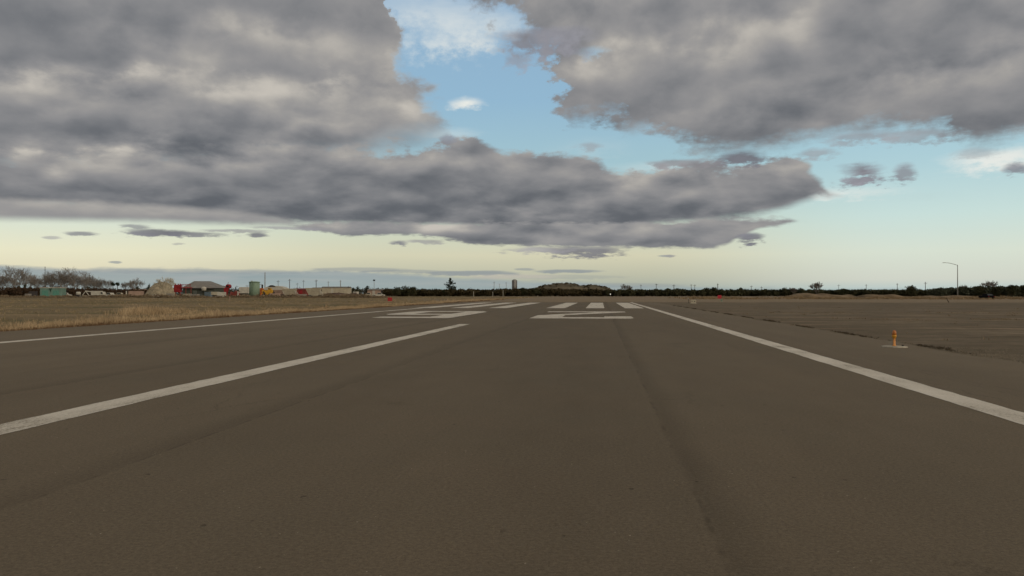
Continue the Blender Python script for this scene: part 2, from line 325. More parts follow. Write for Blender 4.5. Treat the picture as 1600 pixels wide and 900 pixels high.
# ------------------------------------------------------------------ ground materials
def ground_mat():
    m = bpy.data.materials.new('dry_ground'); m.use_nodes = True; N = NT(m.node_tree); b = m.node_tree.nodes['Principled BSDF']
    co = N.n.new('ShaderNodeTexCoord').outputs['Object']; x, y, z = N.sep(co)
    n1 = N.noise(N.v('MULTIPLY', co, (.6, .25, 1)), .12, 6, .6); n2 = N.noise(co, 1.6, 6, .65); n3 = N.noise(N.v('MULTIPLY', co, (.35, 1, 1)), .45, 5, .6)
    n4 = N.noise(co, 14, 5, .7)
    grass = N.ramp(N.m('ADD', N.m('MULTIPLY', n1, .55), N.m('MULTIPLY', n2, .45)), [(.36, (.115, .098, .052, 1)), (.48, (.19, .15, .093, 1)), (.6, (.27, .205, .125, 1))])
    dirt = N.ramp(N.m('ADD', N.m('MULTIPLY', n3, .6), N.m('MULTIPLY', n2, .4)), [(.38, (.122, .100, .072, 1)), (.52, (.160, .131, .096, 1)), (.60, (.205, .165, .12, 1)), (.66, (.30, .235, .165, 1))])
    dirt = N.mix(N.ss(n4, .62, .72), dirt, (.25, .215, .165, 1))
    n5 = N.noise(N.v('MULTIPLY', co, (.3, 1, 1)), .07, 5, .6)
    grass = N.mix(N.m('MULTIPLY', N.ss(n5, .5, .6), .75), grass, (.112, .108, .058, 1)); grass = N.mix(N.m('MULTIPLY', N.ss(N.noise(N.v('MULTIPLY', co, (.3, 1, 1)), .11, 5, .6), .54, .62), .7), grass, (.29, .215, .135, 1))
    straw = N.m('MULTIPLY', N.ss(N.noise(N.v('MULTIPLY', co, (.22, 1, 1)), .55, 6, .68), .545, .62), N.m('MULTIPLY', N.ss(y, 26, 36), N.ss(y, 95, 60)))
    dirt = N.mix(N.m('MULTIPLY', straw, .85), dirt, (.30, .225, .155, 1))
    dirt = N.mix(N.m('MULTIPLY', N.ss(N.noise(N.v('MULTIPLY', co, (.3, 1, 1)), .7, 5, .7), .58, .66), .6), dirt, (.075, .055, .038, 1))
    far = N.ramp(n2, [(.35, (.20, .158, .112, 1)), (.65, (.28, .222, .158, 1))])
    side = N.ss(N.m('ADD', x, N.m('MULTIPLY', N.m('SUBTRACT', n1, .5), 8)), 3, 9)
    c = N.mix(side, grass, dirt)
    wob = N.m('MULTIPLY', N.m('SUBTRACT', n1, .5), 60)
    c = N.mix(N.m('MULTIPLY', N.ss(N.m('ADD', y, wob), 128, 150), N.ss(x, -70, -20)), c, far)
    c = N.mix(N.m('MULTIPLY', .35, N.ss(n4, .3, .7)), c, N.mix(1, c, (.7, .7, .7, 1), 'MULTIPLY'))
    N.put(b.inputs['Base Color'], c); b.inputs['Roughness'].default_value = 1; b.inputs['Specular IOR Level'].default_value = .05
    bn = N.n.new('ShaderNodeBump'); bn.inputs['Strength'].default_value = .6; bn.inputs['Distance'].default_value = .05
    N.put(bn.inputs['Height'], N.m('ADD', n4, n2)); N.put(b.inputs['Normal'], bn.outputs[0])
    return m
def asphalt_mat():
    m = bpy.data.materials.new('worn_asphalt'); m.use_nodes = True; N = NT(m.node_tree); b = m.node_tree.nodes['Principled BSDF']
    co = N.n.new('ShaderNodeTexCoord').outputs['Object']; x, y, z = N.sep(co)
    wav = N.m('MULTIPLY', N.m('SUBTRACT', N.noise(co, .35, 4, .6), .5), .12)
    xw = N.m('ADD', x, wav)
    big_ = N.noise(N.v('MULTIPLY', co, (1, .12, 1)), .35, 5, .6)
    mid_ = N.noise(N.v('MULTIPLY', co, (1, .5, 1)), 1.1, 5, .65)
    val = N.m('ADD', .86, N.m('MULTIPLY', N.m('SUBTRACT', big_, .5), .38)); val = N.m('ADD', val, N.m('MULTIPLY', N.m('SUBTRACT', mid_, .5), .20))
    # paving lanes and the dark bands beside their joints
    lanes = [(-13.2, -1, .10, 1.0), (-10.6, 1, .05, .8), (-8.6, -1, .12, .35), (-4.0, -1, .13, .3), (.68, 1, .17, .24), (5.9, 1, .05, 1.5)]
    for x0, sgn, amt, wdt in lanes:
        d = N.m('MULTIPLY', N.m('SUBTRACT', xw, x0), sgn)
        bandv = N.m('MULTIPLY', N.ss(d, -.07, .07), N.mr(N.ss(d, wdt * 1.7, 0), 0, 1))
        blotch = N.m('MULTIPLY_ADD', N.noise(N.v('MULTIPLY', co, (1, .2, 1)), .8, 4, .6), 1.2, .4)
        val = N.m('SUBTRACT', val, N.m('MULTIPLY', N.m('MULTIPLY', bandv, amt), blotch))
        crack = N.m('MULTIPLY', N.ss(N.m('ABSOLUTE', d), .035, .0), N.ss(N.noise(co, 2.2, 3, .6), .4, .62))
        val = N.m('SUBTRACT', val, N.m('MULTIPLY', crack, .22))
    val = N.m('SUBTRACT', val, N.m('MULTIPLY', N.m('MULTIPLY', N.ss(xw, -4.0, -3.9), N.ss(xw, .68, .58)), .06))
    val = N.m('ADD', val, N.m('MULTIPLY', N.m('MAXIMUM', N.ss(x, -6, -15), N.ss(x, 3, 8)), .12))
    # aggregate, bright chips, pits, chipped spots
    g1 = N.noise(co, 34, 4, .75); g2 = N.noise(co, 110, 2, .6)
    g3 = N.vor(co, 46, 'F1')
    val = N.m('MULTIPLY', val, N.m('ADD', .55, N.m('ADD', N.m('MULTIPLY', N.mr(g1, .3, .7), .50), N.m('ADD', N.m('MULTIPLY', N.mr(g2, .3, .7), .32), N.m('MULTIPLY', g3, .14)))))
    hair = N.vor(N.v('ADD', N.v('MULTIPLY', co, (.5, .16, 1)), N.v('MULTIPLY', N.noise(co, 1.2, 6, .65, 0, 1), (.5, .3, 0))), .9, 'DISTANCE_TO_EDGE')
    val = N.m('SUBTRACT', val, N.m('MULTIPLY', N.m('MULTIPLY', N.ss(hair, .012, .002), N.ss(N.noise(co, .25, 3, .5), .50, .62)), .14))
    chip = N.ss(N.vor(co, 11, 'F1'), .085, .03); chip = N.m('MULTIPLY', chip, N.ss(N.noise(co, 3.1, 2, .5), .5, .60))
    pit = N.ss(N.vor(N.v('ADD', N.v('MULTIPLY', co, (1, .75, 1)), N.v('MULTIPLY', N.noise(co, 20, 3, .6, 0, 1), (.05, .05, 0))), 3.4, 'F1'), .08, .05)
    pit = N.m('MULTIPLY', pit, N.ss(N.noise(co, 1.3, 3, .5), .44, .56))
    val = N.m('SUBTRACT', val, N.m('MULTIPLY', pit, .32))
    tint = N.mix(N.noise(co, .5, 3, .5), (.160, .126, .089, 1), (.148, .124, .090, 1))
    c = N.mix(1, tint, N.xyz(val, val, val), 'MULTIPLY'); c = N.mix(chip, c, (.34, .30, .24, 1))
    N.put(b.inputs['Base Color'], c); b.inputs['Roughness'].default_value = .93; b.inputs['Specular IOR Level'].default_value = .12
    bn = N.n.new('ShaderNodeBump'); bn.inputs['Strength'].default_value = .35; bn.inputs['Distance'].default_value = .006
    N.put(bn.inputs['Height'], N.m('ADD', g1, N.m('MULTIPLY', pit, -1.5))); N.put(b.inputs['Normal'], bn.outputs[0])
    return m
def paint_mat():
    m = bpy.data.materials.new('worn_white_paint'); m.use_nodes = True; N = NT(m.node_tree); b = m.node_tree.nodes['Principled BSDF']
    co = N.n.new('ShaderNodeTexCoord').outputs['Object']
    n = N.noise(N.v('MULTIPLY', co, (1, .35, 1)), 1.5, 5, .65); g = N.noise(co, 26, 5, .75)
    c = N.ramp(N.m('ADD', N.m('MULTIPLY', n, .5), N.m('MULTIPLY', g, .5)), [(.38, (.21, .18, .14, 1)), (.44, (.46, .425, .365, 1)), (.52, (.56, .52, .455, 1)), (.62, (.64, .595, .525, 1))])
    N.put(b.inputs['Base Color'], c); b.inputs['Roughness'].default_value = .85; b.inputs['Specular IOR Level'].default_value = .15
    return m
M_ground, M_asph, M_paint = ground_mat(), asphalt_mat(), paint_mat()

# ------------------------------------------------------------------ ground, runway, markings
CLX = -6.4
gx = np.concatenate([np.linspace(-3000, -300, 12), np.linspace(-260, 260, 80), np.linspace(300, 3000, 12)])
gy = np.concatenate([np.linspace(-600, -50, 6), np.linspace(-20, 400, 90), np.linspace(440, 6000, 24)])
m = MB(); nx, ny = len(gx), len(gy)
def gh(x, y): return -.012
m.add([(x, y, gh(x, y)) for y in gy for x in gx], [(j * nx + i, j * nx + i + 1, (j + 1) * nx + i + 1, (j + 1) * nx + i) for j in range(ny - 1) for i in range(nx - 1)])
struct(m.build('ground', M_ground))
# ragged edges of the paved surface
L, Rr = [], []
for k in range(0, 260):
    y = -40 + k * .68
    L.append((-22.9 + .22 * math.sin(y * 1.7) * rnd.random() + rnd.uniform(-.12, .12), y)); Rr.append((8.75 + rnd.uniform(-.10, .10) + .12 * math.sin(y * .8), y))
sheet('runway', Rr + [(8.7, 136), (-22.5, 136)] + L[::-1], 0.0, M_asph)
zp = .004
for x0 in (-5.35, -1.45, 2.42, -11.15, -15.0, -18.75):
    x1 = x0 + 1.85
    sheet('threshold_bar', [(x0, 79.5), (x1, 79.5), (x1, 126), (x0, 126)], zp, M_paint)
def line(name, x0, x1, y0, y1):
    "painted line with slightly ragged edges"
    n = int((y1 - y0) / .35); r = random.Random(int(x0 * 10)); j = lambda: r.uniform(-.014, .014)
    P = [(x1 + j(), y0 + (y1 - y0) * i / n) for i in range(n + 1)] + [(x0 + j(), y1 - (y1 - y0) * i / n) for i in range(n + 1)]
    sheet(name, P, zp, M_paint)
line('edge_line', 4.66, 5.14, -30, 132); line('edge_line', -17.94, -17.46, -30, 78.9); line('centre_line', CLX - .25, CLX + .25, .8, 37.6)
def glyph(polys, xr, y0=46.8, H=18.2):
    m = MB()
    for P in polys: m.add([(xr - u, y0 + H - v, zp) for u, v in P], [tuple(range(len(P)))])
    return struct(m.build('runway_number', M_paint))
glyph([[(.2, 18.2), (6.1, 18.2), (6.1, 15.6), (0, 15.6), (0, 17.4)], [(0, 15.6), (1.7, 15.6), (1.7, 13.8), (0, 13.8)],
       [(4.3, 15.6), (6.1, 15.6), (6.1, 11.6), (4.3, 11.0)], [(4.3, 11.0), (6.1, 11.6), (2.1, 2.5), (0, 2.5)], [(0, 2.5), (6.1, 2.5), (6.1, 0), (0, 0)]], 1.95)
glyph([[(.2, 18.2), (4.8, 18.2), (4.8, 15.9), (0, 15.9), (0, 17.4)], [(0, 15.9), (1.7, 15.9), (1.7, 2.4), (0, 2.4)],
       [(1.7, 11.2), (5.6, 11.2), (6.1, 10), (6.1, 8.6), (1.7, 8.6)], [(4.4, 8.6), (6.1, 8.6), (6.1, 2.4), (4.4, 2.4)], [(0, 2.4), (6.1, 2.4), (5.5, 0), (.6, 0)]], -8.9)

# ------------------------------------------------------------------ grass, stones
def blades(name, N_, fx, fy, hlo, hhi, wb, mat, per=7, spread=.14, seed=1, dens=None):
    g = np.random.default_rng(seed)
    cx, cy = fx(g, N_), fy(g, N_)
    if dens is not None:
        k = g.random(N_) < dens(cx, cy); cx, cy = cx[k], cy[k]
    n = len(cx); hs = g.uniform(hlo, hhi, n) * g.uniform(.7, 1.3, n) * (.95 + .35 * np.sin(cy * .19 + np.sin(cy * .07) * 3) + .3 * np.sin(cy * .53 + cx))
    cx = np.repeat(cx, per); cy = np.repeat(cy, per); hs = np.repeat(hs, per); T = len(cx)
    a = g.uniform(0, 2 * np.pi, T); r = g.random(T) * spread
    bx, by = cx + r * np.cos(a), cy + r * np.sin(a); hh = hs * g.uniform(.55, 1.1, T)
    lean = g.uniform(.1, .6, T) * hh; la = a + g.uniform(-.8, .8, T); wa = g.uniform(0, np.pi, T); ww = wb * g.uniform(.6, 1.3, T)
    dist = np.sqrt(bx ** 2 + by ** 2); ww = ww * np.clip(dist / 45, .7, 4)
    V = np.zeros((T, 3, 3))
    V[:, 0] = np.stack([bx - ww * np.cos(wa), by - ww * np.sin(wa), np.full(T, -.02)], 1); V[:, 1] = np.stack([bx + ww * np.cos(wa), by + ww * np.sin(wa), np.full(T, -.02)], 1)
    V[:, 2] = np.stack([bx + lean * np.cos(la), by + lean * np.sin(la), hh], 1)
    o = fast_mesh(name, V.reshape(-1, 3), 3, mat); o['kind'] = 'stuff'; return o
def leafmat(name, cols, scale=.6, rough=.9, tr=.0):
    m = bpy.data.materials.new(name); m.use_nodes = True; N = NT(m.node_tree); b = m.node_tree.nodes['Principled BSDF']
    geo = N.n.new('ShaderNodeNewGeometry'); co = N.n.new('ShaderNodeTexCoord').outputs['Object']
    f = N.m('ADD', N.m('MULTIPLY', geo.outputs['Random Per Island'], .45), N.m('MULTIPLY', N.noise(co, scale, 3, .6), .9))
    N.put(b.inputs['Base Color'], N.ramp(f, [(.3 + .65 * i / (len(cols) - 1), c + (1,)) for i, c in enumerate(cols)]))
    b.inputs['Roughness'].default_value = rough; b.inputs['Specular IOR Level'].default_value = .1
    return m
M_gold = leafmat('golden_dry_grass', [(.17, .125, .075), (.39, .29, .175), (.60, .46, .295)], .6)
M_tan = leafmat('tan_field_grass', [(.12, .108, .058), (.23, .185, .11), (.42, .32, .20)], .10)
M_rust = leafmat('rust_low_weeds', [(.12, .07, .04), (.19, .12, .07)], .5); M_weed = leafmat('dark_low_weeds', [(.045, .035, .022), (.085, .065, .042)], .5)
U = lambda a, b: (lambda g, n: g.uniform(a, b, n))
def edge_x(g, n): return -23.0 - g.exponential(1.25, n)
def ydist(a, b): return lambda g, n: a + (b - a) * g.random(n) ** 1.6
blades('grass_verge', 19000, edge_x, ydist(14, 190), .06, .27, .012, M_gold, 8, .16, 1, lambda x, y: np.clip(.42 + .65 * np.sin(y * .31 + np.sin(x * 2)) * np.sin(y * .117 + x * .4) + .4 * np.sin(y * 1.3 + x * 1.5), .38, 1))
blades('grass_verge_edge', 4500, lambda g, n: -22.75 - g.random(n) * .6, ydist(12, 190), .04, .14, .012, M_rust, 6, .12, 2)
blades('field_grass', 30000, lambda g, n: -24.5 - 130 * g.random(n) ** 1.9, ydist(14, 330), .05, .17, .014, M_tan, 7, .25, 3, lambda x, y: np.clip(.5 + .6 * np.sin(y * .09 + x * .05) * np.sin(x * .21), .1, 1))
blades('tall_grass_clumps', 330, lambda g, n: at(244, 58)[0] + .8 * g.standard_normal(n), lambda g, n: at(244, 58)[1] + 1.5 * g.standard_normal(n), .25, .5, .014, M_gold, 10, .3, 4)
M_straw = leafmat('brown_straw', [(.12, .09, .055), (.22, .165, .105), (.30, .23, .15)], .4)
blades('pavement_edge_weeds', 1500, lambda g, n: 8.82 + .12 * np.abs(g.standard_normal(n)) + .1 * np.sin(g.random(n)), lambda g, n: 10 + 90 * g.random(n) ** 1.3, .01, .05, .018, M_weed, 6, .10, 9, lambda x, y: np.clip(.4 + .8 * np.sin(y * .9), .05, 1))
blades('sparse_dry_grass', 16000, lambda g, n: 10 + 75 * g.random(n), lambda g, n: 22 + 70 * g.random(n), .02, .07, .02, M_straw, 7, .35, 5,
       lambda x, y: (np.abs(y - (47 - .25 * (x - 20)) + 1.5 * np.sin(x * .5)) < 1.6) * .8 * (np.sin(x * .9) > -.3) + (np.abs(y - 62 + 2 * np.sin(x * .2)) < 2) * .35 * (np.sin(x * .5) > 0) + .02)
M_berm = leafmat('brown_gold_grass', [(.13, .095, .055), (.24, .175, .105), (.34, .255, .155)], .3)
blades('berm_grass', 5200, lambda g, n: 20 + 110 * g.random(n), lambda g, n: 205 + 60 * g.random(n), .2, .7, .03, M_berm, 7, .5, 6, lambda x, y: np.clip(.5 + .7 * np.sin(x * .23) , .1, 1))
M_stone = material('pale_stone', (.19, .165, .125), .35, 20)
g = np.random.default_rng(11); n = 3600
sx = 8.75 + g.exponential(1.0, n); sy = 7 + 16 * g.random(n) ** 1.2; sr = g.uniform(.006, .02, n)
dirs = np.array([(1, 0, 0), (-.5, .87, 0), (-.5, -.87, 0), (0, 0, .9)]); tri = [(0, 1, 3), (1, 2, 3), (2, 0, 3)]
ang = g.uniform(0, 6.28, n); V = []
for t_ in tri:
    for k in t_:
        dxy = dirs[k]; V.append(np.stack([sx + sr * (dxy[0] * np.cos(ang) - dxy[1] * np.sin(ang)), sy + sr * (dxy[0] * np.sin(ang) + dxy[1] * np.cos(ang)), dxy[2] * sr - .008 + .012 * (dxy[2] > 0)], 1))
V = np.stack(V, 1).reshape(-1, 3)
o = fast_mesh('gravel', V, 3, M_stone); o['kind'] = 'stuff'

# ------------------------------------------------------------------ orange edge light
M_or = material('orange_plastic', (.60, .29, .03), .12, 30, .45, .4); M_post = material('faded_orange_post', (.66, .30, .10), .12, 30, .6, .3)
M_lens = material('amber_red_lens', (.42, .13, .015), .1, 30, .2, .6); M_conc = material('pale_concrete', (.36, .33, .27), .2, 9, .9, .1, bump=.2)
M_dark = material('dark_rubber', (.02, .02, .02), .2, 8, .7, .2)
def edge_light(px, py, label):
    d = gd(py); t = thing('edge_light', label, 'runway light', at(px, d))
    MB().lathe([(.005, -.005), (.335, -.005), (.33, .022), (.29, .032), (.005, .034)], 28).build('concrete_pad', M_conc, t, True)
    MB().lathe([(.05, .034), (.05, .06), (.032, .064), (.030, .22), (.03, .225), (.03, .235)], 16).build('post', M_post, t, True)
    MB().lathe([(.03, .235), (.045, .245), (.047, .28), (.058, .286), (.059, .33), (.05, .337)], 20).build('lamp_housing', M_or, t, True)
    MB().lathe([(.053, .337), (.056, .36), (.052, .41), (.040, .445), (.018, .462), (.004, .466)], 20).build('lens', M_lens, t, True)
    MB().tube((.24, .02, .03), (.24, .02, .065), .03, .025, 10).build('cable_plug', M_dark, t)
    return t
edge_light(1397, 542.5, 'orange runway edge light with red lens on a round concrete pad')

# ------------------------------------------------------------------ simple paints
def pm(name, r, g_, b, **k): return material(name, (r, g_, b), **k)
M_white = pm('dusty_white_paint', .46, .44, .38, var=.12, scale=1); M_cream = pm('cream_metal', .42, .38, .29, var=.15, scale=.6)
M_teal = pm('teal_painted_metal', .145, .235, .20, var=.2, scale=.5); M_tank = pm('pale_green_tank_paint', .20, .28, .21, var=.10, scale=.5)
M_red = pm('red_painted_steel', .24, .022, .026, var=.25, scale=1.2); M_brick = pm('rusty_red_metal', .20, .05, .04, var=.25, scale=.8)
M_yel = pm('yellow_machine_paint', .50, .28, .035, var=.15, scale=1); M_orange = pm('burnt_orange_paint', .42, .13, .04, var=.2, scale=1)
M_roof = pm('grey_roof_sheet', .20, .19, .175, var=.12, scale=.4); M_wallk = pm('dark_green_grey_wall', .055, .062, .05, var=.2, scale=.5)
M_grey = pm('galvanised_grey', .27, .27, .26, var=.12, scale=1, rough=.6); M_wood = pm('weathered_pole_wood', .10, .09, .08, var=.2, scale=2)
M_glass = pm('dark_glass', .02, .025, .03, var=.1, rough=.15, spec=.5); M_pink = pm('faded_pink_sheet', .34, .24, .19, var=.15, scale=.6)
M_black = pm('black_car_paint', .005, .005, .006, var=.1, rough=.8, spec=.08); M_dim = pm('dark_metal', .05, .045, .045, var=.2)  # M_dim: plain dark metal colour for chassis, skids, ribs and dark roofs
M_bark = pm('grey_bark', .15, .13, .115, var=.25, scale=3); M_twig = pm('grey_twigs', .21, .19, .17, var=.25, scale=.5)
M_bark2 = pm('brown_bark', .06, .045, .035, var=.25, scale=3)

# ------------------------------------------------------------------ trees
def leaves(n, ctrs, size, seed, flat=1.0):
    "leaf-clump quads on and inside a set of ellipsoids (x, y, z, rx, ry, rz)"
    g = np.random.default_rng(seed); ctrs = np.array(ctrs, float)
    wgt = ctrs[:, 3] * ctrs[:, 5]; k = g.choice(len(ctrs), n, p=wgt / wgt.sum())
    d = g.standard_normal((n, 3)); d /= np.linalg.norm(d, axis=1)[:, None]; r = g.random(n) ** .45 * g.uniform(.85, 1.12, n)
    P = ctrs[k, :3] + d * ctrs[k, 3:] * r[:, None]
    u = g.standard_normal((n, 3)); u /= np.linalg.norm(u, axis=1)[:, None]; w_ = g.standard_normal((n, 3)); w_ -= (w_ * u).sum(1)[:, None] * u; w_ /= np.linalg.norm(w_, axis=1)[:, None]
    s_ = (size * g.uniform(.5, 1.4, n))[:, None]; u *= s_; w_ *= s_ * .7
    V = np.stack([P - u, P - w_, P + u, P + w_], 1); return V.reshape(-1, 3)
M_f1 = leafmat('dark_green_foliage', [(.022, .026, .013), (.044, .046, .024), (.074, .068, .038)], .35)
M_f2 = leafmat('brown_green_foliage', [(.028, .026, .014), (.052, .042, .022), (.075, .060, .032)], .25)
M_f3 = leafmat('grey_green_foliage', [(.032, .040, .026), (.055, .062, .040), (.085, .088, .060)], .3)
M_f4 = leafmat('rust_brown_brush', [(.035, .024, .016), (.062, .040, .026), (.090, .060, .038)], .3)
M_con = leafmat('conifer_needles', [(.014, .022, .014), (.026, .036, .022), (.04, .052, .03)], .3)

def bare_tree_mesh(H, seed, spread=1.0, forks=4, depth=5, wmin=.045):
    r = random.Random(seed); trunk = MB(); crown = MB()
    th = H * .10
    trunk.tube((0, 0, -.1), (0, 0, th), H * .022, H * .017, 7)
    def grow(p, d, ln, rad, lv):
        q = p + d * ln * .55; d2 = (d + Vector((r.uniform(-.25, .25), r.uniform(-.25, .25), r.uniform(-.05, .2)))).normalized(); e = q + d2 * ln * .45
        n_ = 5 if lv < 2 else 3
        crown.tube(p, q, max(rad, wmin), max(rad * .8, wmin), n_, False); crown.tube(q, e, max(rad * .8, wmin), max(rad * .55, wmin * .7), n_, False)
        if lv >= depth: return
        for k in range(forks if lv == 0 else r.choice((2, 3, 3))):
            a = r.uniform(0, 6.28); t = r.uniform(.35, .9) * spread
            side = (Vector((math.cos(a), math.sin(a), 0)) * t + d2 * 1.0 + Vector((0, 0, r.uniform(-.15, .25)))).normalized()
            grow(q.lerp(e, r.uniform(.2, 1)), side, ln * r.uniform(.62, .85), rad * .58, lv + 1)
    for k in range(forks + 1):
        a = 6.28 * k / (forks + 1) + r.uniform(-.4, .4)
        grow(Vector((0, 0, th * .96)), Vector((math.cos(a) * .55 * spread, math.sin(a) * .55 * spread, 1)).normalized(), H * .27, H * .011, 0)
    return trunk, crown
def bare_tree(px, d, H, seed, label, mat=None, spread=1.0, wmin=.05, depth=4, base=0):
    t = thing('bare_tree', label, 'tree', at(px, d, base), rnd.uniform(-3, 3))
    a, b = bare_tree_mesh(H, seed, spread, 4, depth, wmin)
    zt = max(v[2] for v in b.v); k = H / zt
    b.v = [(x * (1 + (k - 1) * .45), y * (1 + (k - 1) * .45), z * k) for x, y, z in b.v]; a.v = [(x, y, z * k) for x, y, z in a.v]
    a.build('trunk', M_bark, t); b.build('crown', mat or M_twig, t); return t
def leafy(name, px, d, H, Wd, mat, seed, label, group=None, lumps=9, n=900, low=.12, trunk=True, lf=.28, cat='tree', extra=None):
    t = thing(name, label, cat, at(px, d), rnd.uniform(-3, 3), group)
    r = random.Random(seed); cs = []
    for k in range(lumps):
        a = r.uniform(0, 6.28); q = r.uniform(0, .62); z = H * (low + (1 - low) * r.uniform(.25, .82))
        sh = 1 - .55 * max(0, (z / H - .5)) * 2
        s_ = r.uniform(.20, .34)
        cs.append((Wd * .5 * q * math.cos(a) * sh, Wd * .5 * q * math.sin(a) * sh, z, Wd * s_, Wd * s_, H * s_ * .62))
    cs.append((0, 0, H * (low + .45 * (1 - low)), Wd * .3, Wd * .3, H * (1 - low) * .45)); top = max(c[2] + c[5] for c in cs)
    cs = [(a, b, c * H / top, e, f, g2 * H / top) for a, b, c, e, f, g2 in cs]
    fast_mesh('crown', leaves(n, cs, lf, seed), 4, mat, t)
    if trunk:
        m = MB(); m.tube((0, 0, -.1), (0, 0, H * .5), H * .03, H * .016, 7)
        for k in range(4):
            a = 1.57 * k + r.random(); m.tube((0, 0, H * .3), (math.cos(a) * Wd * .22, math.sin(a) * Wd * .22, H * .6), H * .013, H * .006, 5)
        m.build('trunk', M_bark2, t)
    return t

M_wd2 = leafmat('brown_dry_weeds', [(.11, .085, .055), (.18, .138, .09), (.24, .18, .12)], .4)
# far dark tree line: one continuous wood
def belt(name, x0, x1, d, ztop, mat, n, seed, depth=16, size=.35, zmin=0.0):
    g = np.random.default_rng(seed); cs = []
    px = x0
    while px < x1:
        h = ztop(px) * (g.uniform(.88, 1.03) if ztop(px) > 2 else g.uniform(.3, 1.25)); dd = d + g.uniform(-.5, .5) * depth; wdt = g.uniform(1.2, 2.6); p = at(px, dd)
        cs.append((p[0], p[1], h * .52, wdt, wdt, h * .5)); px += wd(1, 1) * 0 + g.uniform(1.0, 2.6) * 700 / d
    o = fast_mesh(name, leaves(n, cs, size, seed), 4, mat); o['kind'] = 'stuff'; return o
def interp(pts): xs, ys = zip(*pts); return lambda px: float(np.interp(px, xs, ys))
T1 = interp([(600, zh(451.5, 400)), (700, zh(452.2, 400)), (830, zh(450.5, 400)), (960, zh(452.4, 400)), (1100, zh(451.6, 400)), (1200, zh(452.4, 400)), (1470, zh(452.2, 400))])
belt('far_wood', 604, 960, 400, T1, M_f2, 46000, 21, size=.4); belt('far_orchard', 950, 1475, 400, T1, M_f1, 66000, 22, size=.4)
belt('left_brush', -140, 236, 395, interp([(-200, 5.2), (0, 4.6), (60, 5.0), (130, 4.3), (230, 3.6)]), M_f4, 30000, 23)
belt('left_brush_behind_yard', 225, 610, 560, interp([(225, 5.5), (610, 5.2)]), M_f2, 16000, 24)
belt('right_wood', 1455, 1760, 330, interp([(1455, 3.6), (1500, 4.4), (1760, 5.2)]), M_f3, 42000, 25, 12, .33)
belt('yard_weeds', 215, 610, 262, interp([(215, 1.0), (260, 1.3), (330, .7), (400, .9), (500, 1.3), (560, 1.2), (610, .7)]), M_wd2, 9000, 26, 16, .18)
belt('left_weeds', -60, 215, 268, interp([(-60, 1.0), (60, .7), (120, .9), (215, 1.1)]), M_wd2, 5000, 27, 16, .18)
# ------------------------------------------------------------------ trees one by one
bt = [(-22, 448, 13.5, 'tall bare tree at the left rim of the picture', 1.1), (6, 450, 12, 'wide bare tree left of the tall fine-branched one', 1.2),
      (26, 440, 15.5, 'tallest bare grey tree left of the thin antenna mast', 1.0), (42, 455, 13, 'slim bare tree between the tallest bare tree and the antenna mast', .8),
      (62, 452, 9.5, 'low bare tree just left of the antenna mast', 1.0), (84, 446, 13.5, 'bare tree just right of the antenna mast above the teal shed', 1.0),
      (100, 440, 14.6, 'tall bare tree in the middle of the dense bare group above the teal shed', 1.05), (118, 446, 15, 'tall bare tree at the right end of the dense bare group', 1.0),
      (136, 452, 10.5, 'spreading bare tree above the small white machinery', 1.15), (152, 456, 10.5, 'bare tree above the white box truck', 1.0), (166, 460, 8.5, 'small bare tree left of the two small round-headed trees', .9),
      (198, 456, 7.5, 'small bare tree right of the two round-headed trees', 1.0), (213, 450, 9.8, 'bare tree with thick upright limbs left of the pale stockpile', .9)]
bt += [(15, 462, 11.0, 'bare tree in the gap right of the wide bare one', 1.2), (52, 440, 10.0, 'low spreading bare tree just before the antenna mast', 1.3), (76, 460, 12.5, 'bare tree directly behind the antenna mast', 1.1),
       (92, 462, 11.5, 'fine-branched bare tree behind the tall middle one', 1.2), (110, 462, 11.5, 'bare tree in the second row right of the tall middle one', 1.2), (127, 440, 11.0, 'bare tree above the small white drum', 1.2), (145, 462, 8.5, 'low bare tree above the white truck cargo box', 1.2), (-8, 462, 10.0, 'low bare tree at the left rim behind the taller one', 1.2)]
for i, (px, d, H, lb, sp) in enumerate(bt): bare_tree(px, d, H * 1.1, 40 + i, lb, None, sp, .026, 5)
bare_tree(258, 300, 8.0, 71, 'bare spiky tree standing in front of the pale stockpile', M_cream, .8, .035)
bare_tree(979, 420, 6.6, 172, 'lone round bare tree on the skyline right of the dark mound', M_bark, .85, .05)
bare_tree(1277, 300, 6.0, 173, 'spiky half-bare tree above the dirt berm', M_bark, .75, .045)
leafy('shrub', 1277, 302, 2.9, 4.4, M_f1, 74, 'dark leafy shrub at the foot of the spiky half-bare tree', None, 6, 500, cat='shrub', lf=.22)
bare_tree(1505, 335, 5.2, 75, 'small bare tree right of the street lamp', None, 1.0, .05); bare_tree(1240, 390, 4.4, 76, 'thin bare tree on the skyline left of the spiky tree', M_bark, 1, .06)
bare_tree(1545, 345, 7.2, 77, 'bare grey tree above the dark parked car', None, 1.0, .05)
for px, lb in ((176.5, 'left one of two small round-headed trees right of the bare trees'), (183.5, 'right one of two small round-headed trees, slightly taller')):
    d = 430; t = thing('round_headed_tree', lb, 'tree', at(px, d), 0, 'two small round-headed trees')
    MB().tube((0, 0, 0), (0, 0, 6), .22, .16, 7).build('trunk', M_bark2, t)
    fast_mesh('crown', leaves(420, [(0, 0, 6.6, 1.15, 1.15, .95), (.5, 0, 6.1, .8, .8, .6)], .2, int(px)), 4, M_con, t)
